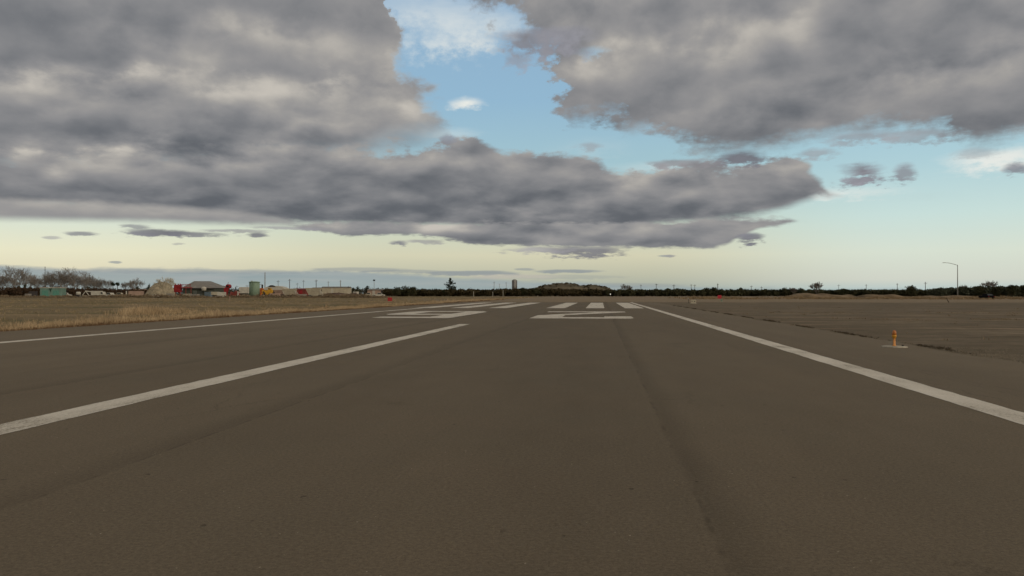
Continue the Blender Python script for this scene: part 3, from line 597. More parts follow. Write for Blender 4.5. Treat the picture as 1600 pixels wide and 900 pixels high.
# conifer
def conifer(px, d, H, Wd, label, seed=5):
    t = thing('conifer', label, 'tree', at(px, d)); r = random.Random(seed)
    MB().tube((0, 0, 0), (0, 0, H * .96), H * .025, .03, 7).build('trunk', M_bark2, t)
    cs = []
    for k in range(46):
        f = (k + .5) / 46; z = H * (.08 + .88 * f); L_ = Wd * .5 * (1 - f) ** .8 * r.uniform(.55, 1.15) + .15; a = r.uniform(0, 6.28)
        for q in (.35, .75, 1): cs.append((math.cos(a) * L_ * q, math.sin(a) * L_ * q, z + q * .35 * L_ * .5, .34 + .22 * L_ * (1.1 - q), .34 + .22 * L_ * (1.1 - q), .26 + .05 * L_))
    fast_mesh('crown', leaves(3000, cs, .20, seed), 4, M_con, t)
conifer(703, 400, zh(433.5, 400), wd(31, 400), 'dark ragged conifer standing alone above the tree line')
for px, d, top, wpx, mat, lb in [
    (619, 380, 448, 20, M_f1, 'leftmost dark bush of the leafy clump right of the white yard buildings'), (632, 384, 446.3, 24, M_f1, 'middle and broadest dark bush of the leafy clump beside the yard'),
    (645, 380, 447.2, 20, M_f1, 'dark bush at the right end of the leafy clump beside the yard'), (662, 395, 450.5, 16, M_f2, 'low dark bush between the leafy clump and the conifer'),
    (735, 420, 449.5, 16, M_f1, 'low dark shrub just right of the conifer'), (818, 385, 449.0, 14, M_f1, 'dark bush just right of the water tower'), (836, 380, 449.5, 22, M_f1, 'dark bush at the left foot of the large mound'),
    (895, 385, 452.5, 18, M_f2, 'brownish bush below the large mound crest'), (968, 400, 451.5, 12, M_f1, 'dark bush left of the lone round bare tree'), (1000, 402, 452, 10, M_f1, 'small dark bush right of the lone round bare tree'),
    (1044, 410, 450.3, 12, M_f1, 'round dark bush left of the pale runway sign'), (1059, 405, 450.0, 12, M_f1, 'dark bush almost above the pale runway sign'), (1104, 395, 449.2, 18, M_f1, 'dark bush left of the red board on the right'),
    (1114, 398, 448.4, 14, M_f1, 'tallest dark bush above the red board on the right'), (1127, 400, 450.6, 16, M_f2, 'low brown bush right of the red board'), (1157, 405, 448.8, 11, M_f3, 'grey-green bush standing alone on the skyline right of the red board'),
    (1226, 395, 448.3, 18, M_f3, 'grey-green bush on the skyline left of the dirt berm'), (1252, 400, 449.8, 14, M_f3, 'feathery bush close left of the spiky tree'), (1318, 395, 450.8, 16, M_f3, 'low feathery bush right of the spiky tree'),
    (1424, 300, 445.2, 20, M_f1, 'round dark tree standing alone left of the street lamp'), (1470, 320, 449.5, 26, M_f3, 'low grey-green tree just left of the street lamp'), (1512, 330, 449, 22, M_f3, 'low tree right of the street lamp'),
    (1532, 320, 446.8, 22, M_f1, 'dark tree directly above the parked car'), (1557, 318, 447.0, 18, M_f1, 'dark flat-topped tree right of the parked car'), (1580, 312, 444.4, 20, M_f1, 'tallest dark round tree near the right rim'),
    (1601, 306, 445.2, 20, M_f1, 'dark round tree cut by the right rim')]:
    H = zh(top, d)
    leafy('tree' if H > 4.2 else 'bush', px, d, H, wd(wpx, d) * 1.1, mat, int(px), lb, None, 8, 900, .02, True, .26, 'tree' if H > 4.2 else 'bush')

# ------------------------------------------------------------------ hill, berm
def mound(name, x0, x1, d, prof, mat, depth, base=0, seg=60):
    "ridge whose skyline follows prof (px, row)"
    f = interp(prof); g = np.random.default_rng(3); m = MB(); rows = 13; vs = []
    for j in range(rows):
        q = -1 + 2 * j / (rows - 1); s_ = math.cos(q * math.pi / 2) ** .8
        for i in range(seg + 1):
            px = x0 + (x1 - x0) * i / seg; h = max(0, zh(f(px), d)) * s_; p = at(px, d)
            vs.append((p[0] + FW.x * q * depth, p[1] + FW.y * q * depth, h * (1 + g.uniform(-.05, .05)) - .05 + base))
    m.add(vs, [(j * (seg + 1) + i, j * (seg + 1) + i + 1, (j + 1) * (seg + 1) + i + 1, (j + 1) * (seg + 1) + i) for j in range(rows - 1) for i in range(seg)])
    return struct(m.build(name, mat, None, True))
M_hill = pm('hazed_dry_hillside', .10, .088, .062, var=.3, scale=.08, rough=1, spec=.03, col2=(.145, .125, .09), detail=8)  # distance haze is painted into the dry hillside colour by making it paler
M_dirt = pm('heaped_dirt', .18, .135, .09, var=.35, scale=.25, rough=1, spec=.03, detail=8)
mound('hill', 828, 965, 820, [(828, 459), (836, 449.5), (850, 445.2), (866, 443.2), (885, 442.4), (899, 443.5), (908, 446.8), (917, 445.4), (925, 444.6), (938, 447.0), (947, 448.0), (956, 453), (965, 459)], M_hill, 45)
g = np.random.default_rng(5); cs = []
for k in range(70):
    px = g.uniform(842, 952); q = g.uniform(-26, 6); p = at(px, 820 + q); h = zh(np.interp(px, [836, 850, 866, 885, 899, 908, 925, 938, 947, 956], [450, 445.2, 443.2, 442.4, 443.5, 446.8, 444.6, 447, 448, 453]), 820) * math.cos(q / 45 * math.pi / 2) ** .8; cs.append((p[0], p[1], h + .2, g.uniform(.6, 2), g.uniform(.6, 2), g.uniform(.3, .8)))
stuff(fast_mesh('hill_scrub', leaves(3500, cs, .35, 6), 4, M_f2))
mound('dirt_berm', 1222, 1338, 262, [(1222, 466), (1232, 462), (1245, 458.2), (1262, 457.6), (1274, 459.5), (1285, 458), (1300, 460), (1316, 461), (1326, 459.5), (1338, 466)], M_dirt, 6)
mound('dirt_berm', 1335, 1535, 255, [(1335, 466), (1346, 461), (1360, 459.5), (1378, 460.5), (1395, 459.5), (1412, 463.5), (1430, 463), (1452, 461.5), (1470, 462.5), (1492, 461), (1512, 462), (1524, 464.5), (1535, 467)], M_dirt, 6)
mound('dirt_berm', 1555, 1680, 260, [(1555, 466.5), (1572, 464.2), (1590, 465), (1610, 463), (1640, 464), (1680, 466)], M_dirt, 5)

# ------------------------------------------------------------------ poles
def utility_pole(px, top, d, label, arm=True, w_=.16, mat=None, group='utility poles along the skyline', cross=1.0):
    H = zh(top, d); t = thing('utility_pole', label, 'utility pole', at(px, d), rnd.uniform(-.6, .6), group)
    MB().tube((0, 0, -.2), (0, 0, H), w_, w_ * .7, 8).build('pole', mat or M_wood, t)
    if arm:
        MB().box(-cross, cross, -.07, .07, H - .9, H - .72).build('crossarm', mat or M_wood, t)
        for x in (-cross * .9, cross * .9, 0): MB().lathe([(.06, H - .72), (.08, H - .6), (.04, H - .5)], 8, x).build('insulator', M_grey, t)
    return t
for px, top, d, lb, arm, w_ in [
    (414, 425.5, 420, 'tall plain grey pole behind the yellow loader', False, .30), (434.5, 438, 520, 'thin pole behind the beige hopper right of the yellow loader', True, .18), (452.5, 436, 520, 'utility pole left of the red barn', True, .24),
    (464.5, 442, 560, 'short thin pole above the red barn', True, .14), (474.3, 437.5, 540, 'thin pole at the right end of the red barn', True, .15), (494, 437, 500, 'sturdy utility pole above the right-hand hopper', True, .25),
    (513, 439.5, 650, 'faint pole left of the long white shed door', True, .26), (532, 438, 720, 'faint thick pole above the right end of the long white shed', True, .42),
    (386, 445, 520, 'short pole just left of the green tank', True, .14), (408, 443, 560, 'short pole just right of the green tank', True, .14), (370, 446, 520, 'short pole right of the red machine', True, .12),
    (1001.5, 444.5, 620, 'faint short pole right of the lone round bare tree', True, .2), (1025.5, 443, 560, 'thin tall pole left of the pale runway sign', True, .2), (1053, 444.5, 560, 'pole at the dark bushes left of the pale runway sign', True, .28),
    (1080, 444, 600, 'first of two close thin poles above the pale runway sign', True, .2), (1085.5, 444.3, 600, 'second of two close thin poles above the pale runway sign', True, .2), (1121.5, 443, 560, 'pole right above the red board on the right', True, .28),
    (1174, 446, 560, 'thin pole right of the lone grey-green bush', True, .18), (1190, 447.5, 600, 'short faint pole left of the dirt berm', True, .2), (1310.5, 444.5, 560, 'short pole right of the spiky tree', True, .16),
    (1353.5, 444, 560, 'faint thin pole above the second dirt heap', True, .18), (1402, 442.5, 520, 'pole left of the lone round dark tree', True, .2), (1446, 440.5, 500, 'pole between the lone round tree and the street lamp', True, .22),
    (772, 440, 800, 'faintest thick pole far left of the water tower', True, .3), (780.5, 443, 800, 'middle of three faint poles left of the water tower', True, .2), (791, 441, 800, 'faint pole nearest the left side of the water tower', True, .25)]:
    utility_pole(px, top, d, lb, arm, w_, M_grey if d >= 650 or not arm else None)
for px, y0, y1, d, lb in [(786, 453, 464, 380, 'thin white post in front of the wood left of the water tower'), (770, 456, 464, 380, 'fainter white post left of the other white post'), (740, 455.5, 464, 380, 'dim white post right of the conifer'),
                          (371.8, 455.5, 466, 290, 'short white post left of the white trailer'), (197.5, 455, 463, 330, 'short white post left of the beige cargo box')]:
    t = thing('white_post', lb, 'post', at(px, d), 0, 'white posts'); H = zh(y0, d)
    MB().tube((0, 0, -.1), (0, 0, H), .10 if px > 400 else .25, None, 8).build('post', M_white, t); MB().lathe([(.13 if px > 400 else .29, H - .02), (.13 if px > 400 else .29, H + .05), (.03, H + .12)], 8).build('cap', M_grey, t)
# antenna mast
d = 420; t = thing('antenna_mast', 'thin dark mast rising among the bare trees', 'mast', at(70.3, d)); H = zh(416.5, d)
MB().tube((0, 0, 0), (0, 0, H), .17, .10, 6).build('mast', M_wood, t)
for z in (H - .6, H - 1.8, H - 3.2): MB().tube((-.5, 0, z), (.5, 0, z), .08, .08, 5).build('antenna_rod', M_grey, t)
# lamp mast with a block of lamps
d = 420; t = thing('lamp_mast', 'slim pole with a dark lamp block on top', 'light pole', at(584.5, d)); H = zh(438, d)
MB().tube((0, 0, 0), (0, 0, H), .14, .1, 7).build('pole', M_grey, t); m = MB(); m.box(-.55, .55, -.3, .3, H - .3, H + .4); m.build('lamp_head', M_dark, t, bevel=.05)
# street lamp
d = 260; t = thing('street_lamp', 'tall grey street lamp with a curved arm reaching left', 'street lamp', at(1496.3, d)); H = zh(413.8, d)
MB().tube((0, 0, 0), (0, 0, H), .17, .10, 10).build('pole', M_grey, t, True); MB().box(-.3, .3, -.3, .3, -.05, .18).build('base', M_conc, t)
m = MB(); P = [Vector((0, 0, H - .15))]
for k in range(1, 9): f = k / 8; P.append(Vector((-4.15 * f, 0, H - .15 + .85 * math.sin(f * math.pi * .5))))
for a, b in zip(P, P[1:]): m.tube(a, b, .075, .065, 6)
m.build('arm', M_grey, t, True)
m = MB(); e = P[-1]; m.hexa([(e.x - .75, -.17, e.z - .10), (e.x + .15, -.13, e.z - .08), (e.x + .15, .13, e.z - .08), (e.x - .75, .17, e.z - .10)], [(e.x - .65, -.1, e.z + .06), (e.x + .15, -.08, e.z + .08), (e.x + .15, .08, e.z + .08), (e.x - .65, .1, e.z + .06)])
m.build('lamp_head', M_grey, t, bevel=.03)
# water tower
d = 900; t = thing('water_tower', 'tall grey cylindrical water tower on the skyline left of the mound', 'water tower', at(804, d)); H = zh(436.3, d); r = wd(3.7, d)
MB().lathe([(r, 5.0), (r, H * .55), (r * 1.02, H * .56), (r, H * .57), (r, H - 1), (r * .98, H - .9), (r * .4, H - .1), (.2, H)], 24).build('tank', M_grey, t, True)
MB().lathe([(r * .92, 0), (r * .92, 5.0)], 24).build('base', M_roof, t, True)
for k in range(6): a = k * math.pi / 3 + .2; MB().box(-.25, .25, -.2, .2, 0, H - 1.2).build('rib', M_dim, t, loc=((r + .1) * math.cos(a), (r + .1) * math.sin(a), 0), rz=a)

# ------------------------------------------------------------------ signs and small airfield things
def board(px, y0, y1, wpx, yb, mat, name, label, cat, legmat=None, rz=0.0):
    d = gd(yb); t = thing(name, label, cat, at(px, d), rz); z1, z0 = zh(y0, d), zh(y1, d); w2 = wd(wpx, d) / 2
    MB().box(-w2, w2, -.09, .09, z0, z1).build('panel', mat, t, bevel=.02)
    for s_ in (-1, 1): MB().tube((s_ * w2 * .6, 0, 0), (s_ * w2 * .6, 0, z0 + .02), .035, .03, 8).build('leg', legmat or M_grey, t)
    MB().box(-w2 * 1.05, w2 * 1.05, -.2, .2, -.01, .05).build('base', M_conc, t)
    return t, w2, z0, z1, d
board(609.3, 464.8, 470.6, 7, 471.6, pm('red_sign_face', .38, .035, .04, var=.1, scale=2, rough=.5), 'red_sign', 'small red sign board in the dry field at the left end of the runway', 'sign')
t, w2, z0, z1, d = board(1124.2, 461.2, 466.4, 6, 467.6, pm('red_board_face', .40, .03, .045, var=.1, scale=2, rough=.5), 'red_sign', 'red square board beyond the gravel right of the runway', 'sign')
t, w2, z0, z1, d = board(1083.2, 468.6, 473.6, 8.5, 474.4, M_cream, 'airfield_sign', 'pale cream airfield sign with dark marks beside the runway edge', 'sign')
m = MB(); zc = (z0 + z1) / 2; hh = (z1 - z0) / 2
m.extrude([(-w2 * .72, zc - hh * .1), (-w2 * .5, zc + hh * .5), (-w2 * .3, zc - hh * .1)], -.104, -.094); m.extrude([(w2 * .28, zc - hh * .25), (w2 * .62, zc - hh * .25), (w2 * .62, zc + hh * .35), (w2 * .28, zc + hh * .35)], -.104, -.094)
m.build('dark_mark', M_dark, t)
# low green light below the red board
d = gd(471); t = thing('runway_end_light', 'tiny pale green light unit on the ground below the red board', 'runway light', at(1127.5, d))
MB().lathe([(.22, 0), (.22, .05), (.10, .07), (.10, .2), (.17, .22), (.17, .36), (.06, .44)], 14).build('housing', M_tank, t, True)
# white lamp in front of the wood
d = 330; t = thing('beacon_light', 'small bright white light on a post in front of the wood', 'light', at(953.7, d)); H = zh(460.3, d)
MB().tube((0, 0, 0), (0, 0, H), .05, .04, 6).build('post', M_grey, t)
MB().lathe([(.04, H), (.15, H + .05), (.2, H + .18), (.15, H + .34), (.04, H + .38)], 12).build('lamp', material('lit_lamp', (.8, .8, .75), emit=(.75, .72, .62)), t, True)
# thin dark posts right of the sign and beside the berm
d = gd(472.5); t = thing('leaning_post', 'short dark post leaning in front of the low dirt berm', 'post', at(1482, d)); MB().tube((-.35, 0, .75), (.05, 0, 0), .055, .06, 7).build('post', M_bark2, t); MB().tube((-1.5, 0, .9), (-.35, 0, .75), .03, .03, 6).build('rail', M_bark2, t)
d = gd(474); t = thing('marker_stake', 'thin dark stake just left of the pale airfield sign', 'post', at(1076, d)); MB().tube((0, 0, 0), (0, 0, .75), .03, .03, 7).build('stake', M_dark, t); MB().box(-.07, .07, -.05, .05, .62, .78).build('cap', M_grey, t)
d = gd(471.5); t = thing('marker_stake', 'faded red stake in the field below the red machine', 'post', at(358.8, d)); MB().tube((0, 0, 0), (0, 0, 1.0), .07, .06, 7).build('stake', M_pink, t); MB().box(-.1, .1, -.08, .08, .98, 1.12).build('cap', M_brick, t)

# ------------------------------------------------------------------ vehicles
def wheels(t, xs, yw, r=.42, wdt=.26):
    for x in xs:
        for y in yw:
            o = MB().tube((x, y - wdt / 2, r), (x, y + wdt / 2, r), r, r, 14).build('wheel', M_dark, t); MB().tube((x, y - wdt / 2 - .01, r), (x, y + wdt / 2 + .01, r), r * .5, r * .5, 10).build('rim', M_grey, o)
def pickup(px, d, mat, label, rz=0.0, group=None, name='pickup_truck'):
    t = thing(name, label, 'vehicle', at(px, d), rz, group)
    MB().extrude([(-2.6, .5), (2.5, .5), (2.55, .95), (1.5, 1.08), (.9, 1.72), (-.5, 1.75), (-.75, 1.1), (-2.6, 1.1)], -.9, .9).build('body', mat, t, bevel=.06)
    for a, b in ((-.92, -.905), (.905, .92)): MB().extrude([(1.28, 1.12), (.85, 1.6), (-.4, 1.62), (-.55, 1.12)], a, b).build('window', M_glass, t)
    wheels(t, (-1.7, 1.6), (-.8, .8)); return t
def box_truck(px, d, L_, H, mat, cabmat, label, rz=0.0):
    t = thing('box_truck', label, 'vehicle', at(px, d), rz)
    MB().box(-L_ / 2, L_ * .22, -1.2, 1.2, .8, H).build('cargo_box', mat, t, bevel=.04)
    c0 = L_ * .22 + .12; MB().extrude([(c0, .6), (L_ / 2, .6), (L_ / 2, H * .55), (L_ / 2 - .25, H * .86), (c0, H * .9)], -1.1, 1.1).build('cab', cabmat, t, bevel=.06)
    MB().extrude([(c0 + .25, H * .55), (L_ / 2 - .12, H * .55), (L_ / 2 - .3, H * .8), (c0 + .25, H * .8)], -1.13, -1.105).build('window', M_glass, t)
    MB().box(-L_ / 2, L_ / 2 - .1, -.5, .5, .5, .78).build('chassis', M_dim, t); wheels(t, (-L_ * .3, L_ * .36), (-1, 1), .48)
    return t
def trailer(px, d, L_, H, z0, mat, label, rz=0.0, xs=None):
    t = thing('cargo_trailer', label, 'trailer', at(px, d), rz)
    m = MB(); m.box(-L_ / 2, L_ / 2, -1.25, 1.25, z0, H); m.build('body', mat, t, bevel=.05)
    MB().box(-L_ / 2 + .3, L_ / 2 - .2, -.6, .6, z0 - .3, z0 - .02).build('chassis', M_dim, t)
    wheels(t, xs or (L_ * .25, L_ * .4), (-1.05, 1.05), .46); MB().tube((-L_ * .3, -.9, 0), (-L_ * .3, -.9, z0), .07).build('leg', M_dim, t)
    return t
pickup(101, 318, M_white, 'small white vehicle just right of the teal shed', .3)
pickup(171.5, 300, M_white, 'pale vehicle right of the white box truck', -.3); pickup(186, 315, M_cream, 'low cream vehicle left of the short white post', .1); pickup(592, 330, M_white, 'white vehicle in front of the low pale-roofed sheds', .1)
pickup(577, 350, M_cream, 'pale vehicle parked left of the white one by the low sheds', 3.2)
box_truck(154, 300, wd(19, 300), zh(454.6, 300), M_white, M_white, 'white box truck parked in front of the left brush')
trailer(382.5, 330, wd(15, 330), zh(448.6, 330), 1.5, M_white, 'high white trailer just left of the green tank'); trailer(213, 285, wd(20, 285), zh(454.8, 285), .5, M_pink, 'beige-pink cargo box left of the pale stockpile', .15)
trailer(346.5, 270, wd(11, 270), zh(456.4, 270), .35, M_white, 'white box trailer left of the red machine', .1); trailer(336.5, 275, wd(9, 275), zh(456, 275), .9, M_cream, 'low cream flat trailer against the white box trailer', 0)
# white frame machinery
t = thing('farm_implement', 'small white A-framed implement left of the white box truck', 'machine', at(134, 300))
m = MB(); m.tube((-1.6, 0, .3), (0, 0, 2.4), .14); m.tube((1.4, 0, .3), (0, 0, 2.4), .14); m.tube((-.2, 0, 2.35), (1.9, 0, 2.1), .2); m.build('frame', M_white, t)
MB().box(-1.9, 1.7, -.6, .6, .35, .75).build('deck', M_cream, t); wheels(t, (-1.2, 1.1), (-.6, .6), .36)
t = thing('water_barrel', 'small white drum left of the white implement', 'drum', at(122.5, 310)); MB().lathe([(.6, .9), (.85, 1.1), (.85, 1.9), (.6, 2.1)], 16).build('drum', M_white, t, True); MB().box(-.7, .7, -.6, .6, 0, .92).build('stand', M_dim, t)
# dark car
d = gd(467); t = thing('parked_car', 'dark car standing end-on in front of the trees at the right', 'car', at(1541.5, d), .04)
MB().hexa([(-1.0, -2.1, .32), (1.0, -2.1, .32), (1.0, 2.1, .32), (-1.0, 2.1, .32)], [(-.97, -2.05, .86), (.97, -2.05, .86), (.97, 2.05, .86), (-.97, 2.05, .86)]).build('body', M_black, t, bevel=.1)
MB().hexa([(-.93, -1.7, .86), (.93, -1.7, .86), (.93, 1.0, .86), (-.93, 1.0, .86)], [(-.68, -1.1, 1.38), (.68, -1.1, 1.38), (.68, .4, 1.38), (-.68, .4, 1.38)]).build('cabin', M_black, t, bevel=.08)
MB().hexa([(-.78, -1.665, .93), (.78, -1.665, .93), (.78, -1.62, .93), (-.78, -1.62, .93)], [(-.62, -1.2, 1.32), (.62, -1.2, 1.32), (.62, -1.16, 1.32), (-.62, -1.16, 1.32)]).build('rear_window', pm('grey_glass', .05, .055, .06, rough=.6, spec=.1), t)
for x in (-.82, .82):
    for y in (-1.3, 1.3): MB().tube((x - .12, y, .33), (x + .12, y, .33), .33, .33, 14).build('wheel', M_dark, t)
for x in (-.75, .75): MB().box(x - .15, x + .15, -2.13, -2.08, .62, .74).build('tail_light', M_red, t)

# ------------------------------------------------------------------ yard: shed, stockpile, buildings, tank, machines
d = 285; w2 = wd(31, d) / 2; H = zh(449.4, d)
t = thing('teal_shed', 'teal double-front shed with a pale roof rim in front of the left brush', 'shed', at(78.5, d), .05)
MB().box(-w2, w2, 0, 4, 0, H - .15).build('wall', M_teal, t); MB().box(-w2 - .12, w2 + .12, -.12, 4.12, H - .15, H + .08).build('roof', M_white, t)
MB().extrude([(-.45, H - .15), (.55, H - .15), (.1, H - 1.7)], -.08, -.003).build('gable_trim', pm('deep_green_trim', .03, .07, .05), t)
for x in (-w2 * .5, w2 * .55): MB().box(x - 1.1, x + 1.1, -.05, -.003, .1, H - 1.0).build('door', pm('teal_door', .10, .26, .21, var=.2), t)
# stockpile
d = 360; w2 = wd(49, d) / 2; H = zh(440.5, d); m = MB(); g = np.random.default_rng(8); n1, n2 = 48, 12; vs = []
for j in range(n2):
    f = j / (n2 - 1)
    for i in range(n1):
        a = 2 * math.pi * i / n1; rr = (1 - f) * (1 + .07 * math.sin(3 * a) + .04 * math.sin(7 * a)); vs.append((w2 * rr * math.cos(a) + .25 * w2 * f, w2 * .8 * rr * math.sin(a), H * (1 - (1 - f) ** 2.5) * (1 + g.uniform(-.02, .02))))
m.add(vs, [(j * n1 + i, j * n1 + (i + 1) % n1, (j + 1) * n1 + (i + 1) % n1, (j + 1) * n1 + i) for j in range(n2 - 1) for i in range(n1)])
tag(m.build('stockpile', pm('pale_aggregate', .29, .25, .18, var=.3, scale=.8, detail=8, rough=1, spec=.05), None, True, loc=at(249, d), rz=YAW), 'pale cream stockpile mound behind the bare spiky tree', 'stockpile')
# red steel structure
d = 320; t = thing('red_hopper_frame', 'red steel bin with a railed catwalk left of the grey-roofed building', 'machine', at(286.5, d)); s_ = wd(1, d)
MB().box(-13 * s_, -4 * s_, -1.2, 1.2, zh(456.5, d), zh(445, d)).build('bin', M_red, t, bevel=.05)
m = MB(); m.box(-4 * s_, 13 * s_, -.9, .9, zh(450, d), zh(449, d)); m.build('catwalk', M_red, t)
m = MB(); 
for k in range(9): x = (-4 + 2.1 * k) * s_; m.tube((x, -.85, zh(449, d)), (x, -.85, zh(444, d)), .09, .09, 5)
m.box(-4 * s_, 13 * s_, -.95, -.8, zh(444.8, d), zh(444.2, d)); m.build('railing', M_red, t)
for x in (-12, -5, 4, 12): MB().tube((x * s_, 0, 0), (x * s_, 0, zh(456 if x < 0 else 450, d)), .18, .16, 7).build('leg', M_brick, t)
for x in (-12, -8, -5): MB().tube((x * s_, 0, zh(445, d)), (x * s_, 0, zh(443.2, d)), .25, .2, 7).build('vent', M_red, t)
# grey-roofed building
d = 345; s_ = wd(1, d); t = thing('grey_roofed_building', 'large building with a low-pitched grey roof and dark walls', 'building', at(311, d), 0)
xl, xr, ze, zr = -27 * s_, 26 * s_, zh(449.8, d), zh(439, d)
MB().box(xl + .6, xr - .5, 0, 16, 0, ze).build('wall', M_wallk, t)
m = MB(); ap = -12 * s_; rg = 6 * s_
m.add([(xl, -.6, ze - .05), (rg + 3.2, -.6, ze - .05), (ap, 3.0, zr), (xr, -.4, ze), (xr, 16.5, ze), (xl, 16.5, ze - .05), (rg, 9, zr + .05), (xr - 8 * s_, 9, zr - 4.2 * s_ * 1.0)],
      [(0, 1, 2), (1, 3, 7, 6, 2), (3, 4, 7), (4, 5, 6, 7), (5, 0, 2, 6), (0, 5, 4, 3, 1)]); m.build('roof', M_roof, t)
MB().box(xl, xr, -.66, -.603, ze - .32, ze - .06).build('fascia', M_dim, t)
m = MB(); m.lathe([(.9, ze - 1.2), (1.0, ze), (.9, ze + .25), (.3, ze + .5)], 14, 10 * s_, -1.7); m.build('silo_cap', M_white, t, True)
for x in (-6, 2, 18): MB().box(x * s_ - .9, x * s_ + .9, -.08, -.003, 0, 2.6).build('door', pm('dull_door', .10, .11, .10), t)
# small sheds with dark peaked roofs
t = thing('storage_shed', 'small shed with a dark peaked roof and white front behind the white trailer', 'shed', at(344, 400)); MB().box(-2.2, 2.2, 0, 4, 0, zh(451, 400)).build('wall', M_white, t)
MB().extrude([(-3, zh(451, 400)), (3, zh(451, 400)), (0.4, zh(446.3, 400))], -.4, 4.4).build('roof', M_dim, t)
# red machine
d = 300; s_ = wd(1, d); t = thing('red_conveyor', 'bright red stacked machine with a raised drum in the yard', 'machine', at(355.5, d))
MB().tube((1.6 * s_, -1.0, zh(447.5, d)), (1.6 * s_, 1.0, zh(447.5, d)), 3.4 * s_, 3.4 * s_, 18).build('drum', M_red, t)
MB().tube((1.6 * s_, -1.06, zh(447.5, d)), (1.6 * s_, 1.06, zh(447.5, d)), 1.7 * s_, 1.7 * s_, 14).build('drum_hub', M_dark, t)
MB().extrude([(-5 * s_, zh(451, d)), (1 * s_, zh(447, d)), (1.5 * s_, zh(451, d)), (-1.5 * s_, zh(461, d)), (-4 * s_, zh(458, d))], -.8, .8).build('body', M_red, t, bevel=.05)
MB().box(-6 * s_, 4 * s_, -.5, .5, .5, .9).build('chassis', M_orange, t); wheels(t, (-4 * s_, 3 * s_), (-.6, .6), .5)
MB().tube((0, 0, zh(447, d)), (.3, 0, zh(440.5, d)), .10, .07, 6).build('exhaust', M_brick, t)
t = thing('scrap_heap', 'dark red low machinery between the red machine and the white trailer', 'machine', at(367, 320)); MB().extrude([(-1.8, .4), (1.7, .4), (1.9, 1.4), (.4, 2.6), (-.3, 1.6), (-1.6, 2.2)], -.7, .7).build('body', M_brick, t, bevel=.06)
m = MB(); m.tube((.4, 0, 2.4), (.2, 0, 4.0), .16); m.build('stack', M_dark, t); m = MB(); m.tube((-1.4, 0, 1.8), (2.1, 0, 2.3), .1); m.build('boom', M_brick, t); wheels(t, (-1.2, 1.2), (-.6, .6), .45)
# green tank
d = 300; r = wd(8.1, d); t = thing('storage_tank', 'large pale green upright cylindrical tank with a flat lid', 'tank', at(397.6, d)); H = zh(441.3, d)
MB().lathe([(r * .98, 0), (r * .98, H)], 40).build('tank_body', M_tank, t, True); MB().lathe([(r * 1.06, H), (r * 1.06, H + .22), (r * .5, H + .38), (.02, H + .45)], 40).build('lid', M_tank, t, True)
m = MB(); m.box(-.3, -.22, -r - .25, -r - .18, 0, H); m.box(.22, .3, -r - .25, -r - .18, 0, H)
for k in range(12): m.box(-.22, .22, -r - .24, -r - .19, .3 + k * .42, .36 + k * .42)
m.build('ladder', M_tank, t); MB().lathe([(.35, H + .3), (.35, H + .62)], 14, -1, 0).build('hatch', M_grey, t)
# yellow loader
d = 300; s_ = wd(1, d); t = thing('wheel_loader', 'yellow wheel loader right of the green tank', 'machine', at(418, d))
MB().extrude([(-7.5 * s_, .8), (6 * s_, .8), (8 * s_, zh(456, d)), (7.5 * s_, zh(452.4, d)), (2 * s_, zh(452.2, d)), (1.0 * s_, zh(453.6, d)), (-7.5 * s_, zh(453.4, d))], -.9, .9).build('body', M_yel, t, bevel=.08)
MB().box(1.5 * s_, 5.8 * s_, -.75, .75, zh(452.5, d), zh(450, d)).build('cab', M_yel, t, bevel=.05); MB().box(2.1 * s_, 5.2 * s_, -.77, -.755, zh(452.2, d), zh(450.6, d)).build('window', M_glass, t)
MB().extrude([(-6.5 * s_, zh(456, d)), (-4.8 * s_, zh(455, d)), (-1.5 * s_, zh(458.5, d)), (-3 * s_, zh(459.5, d))], -1.08, -.92).build('lift_arm', M_dim, t); wheels(t, (-4.6 * s_, 4.6 * s_), (-.85, .85), .72, .4)
MB().extrude([(-11.5 * s_, .2), (-8.5 * s_, .2), (-7.8 * s_, 1.2), (-8.5 * s_, 1.9), (-9.3 * s_, 1.0)], -1.3, 1.3).build('bucket', M_orange, t)
t = thing('orange_machine', 'narrow burnt-orange machine with a black stack against the green tank', 'machine', at(408.3, 306)); MB().extrude([(-.65, .4), (.75, .4), (.8, 3.2), (.2, 3.6), (-.65, 3.3)], -.8, .8).build('body', M_orange, t, bevel=.07)
MB().lathe([(.28, 3.5), (.28, 4.4), (.36, 4.6), (.1, 4.9)], 12, .4).build('stack', M_dark, t, True); wheels(t, (-.35, .45), (-.8, .8), .42)
# white domed shelters behind
d = 400; t = thing('domed_shelter', 'low white domed shelter roof behind the yellow loader', 'building', at(428, d)); s_ = wd(1, d)
prof = [(17 * s_ * math.cos(a), zh(453, d) + (zh(446.6, d) - zh(453, d)) * math.sin(a)) for a in np.linspace(0, math.pi, 15)]
MB().extrude(prof, 0, 9).build('roof', M_white, t); MB().box(-16 * s_, 16 * s_, .3, 8.7, 0, zh(453, d) - .02).build('wall', M_dim, t); MB().extrude([(x * .45 - 1, z + .35) for x, z in prof[3:12]], -.3, -.02).build('awning', M_dim, t)
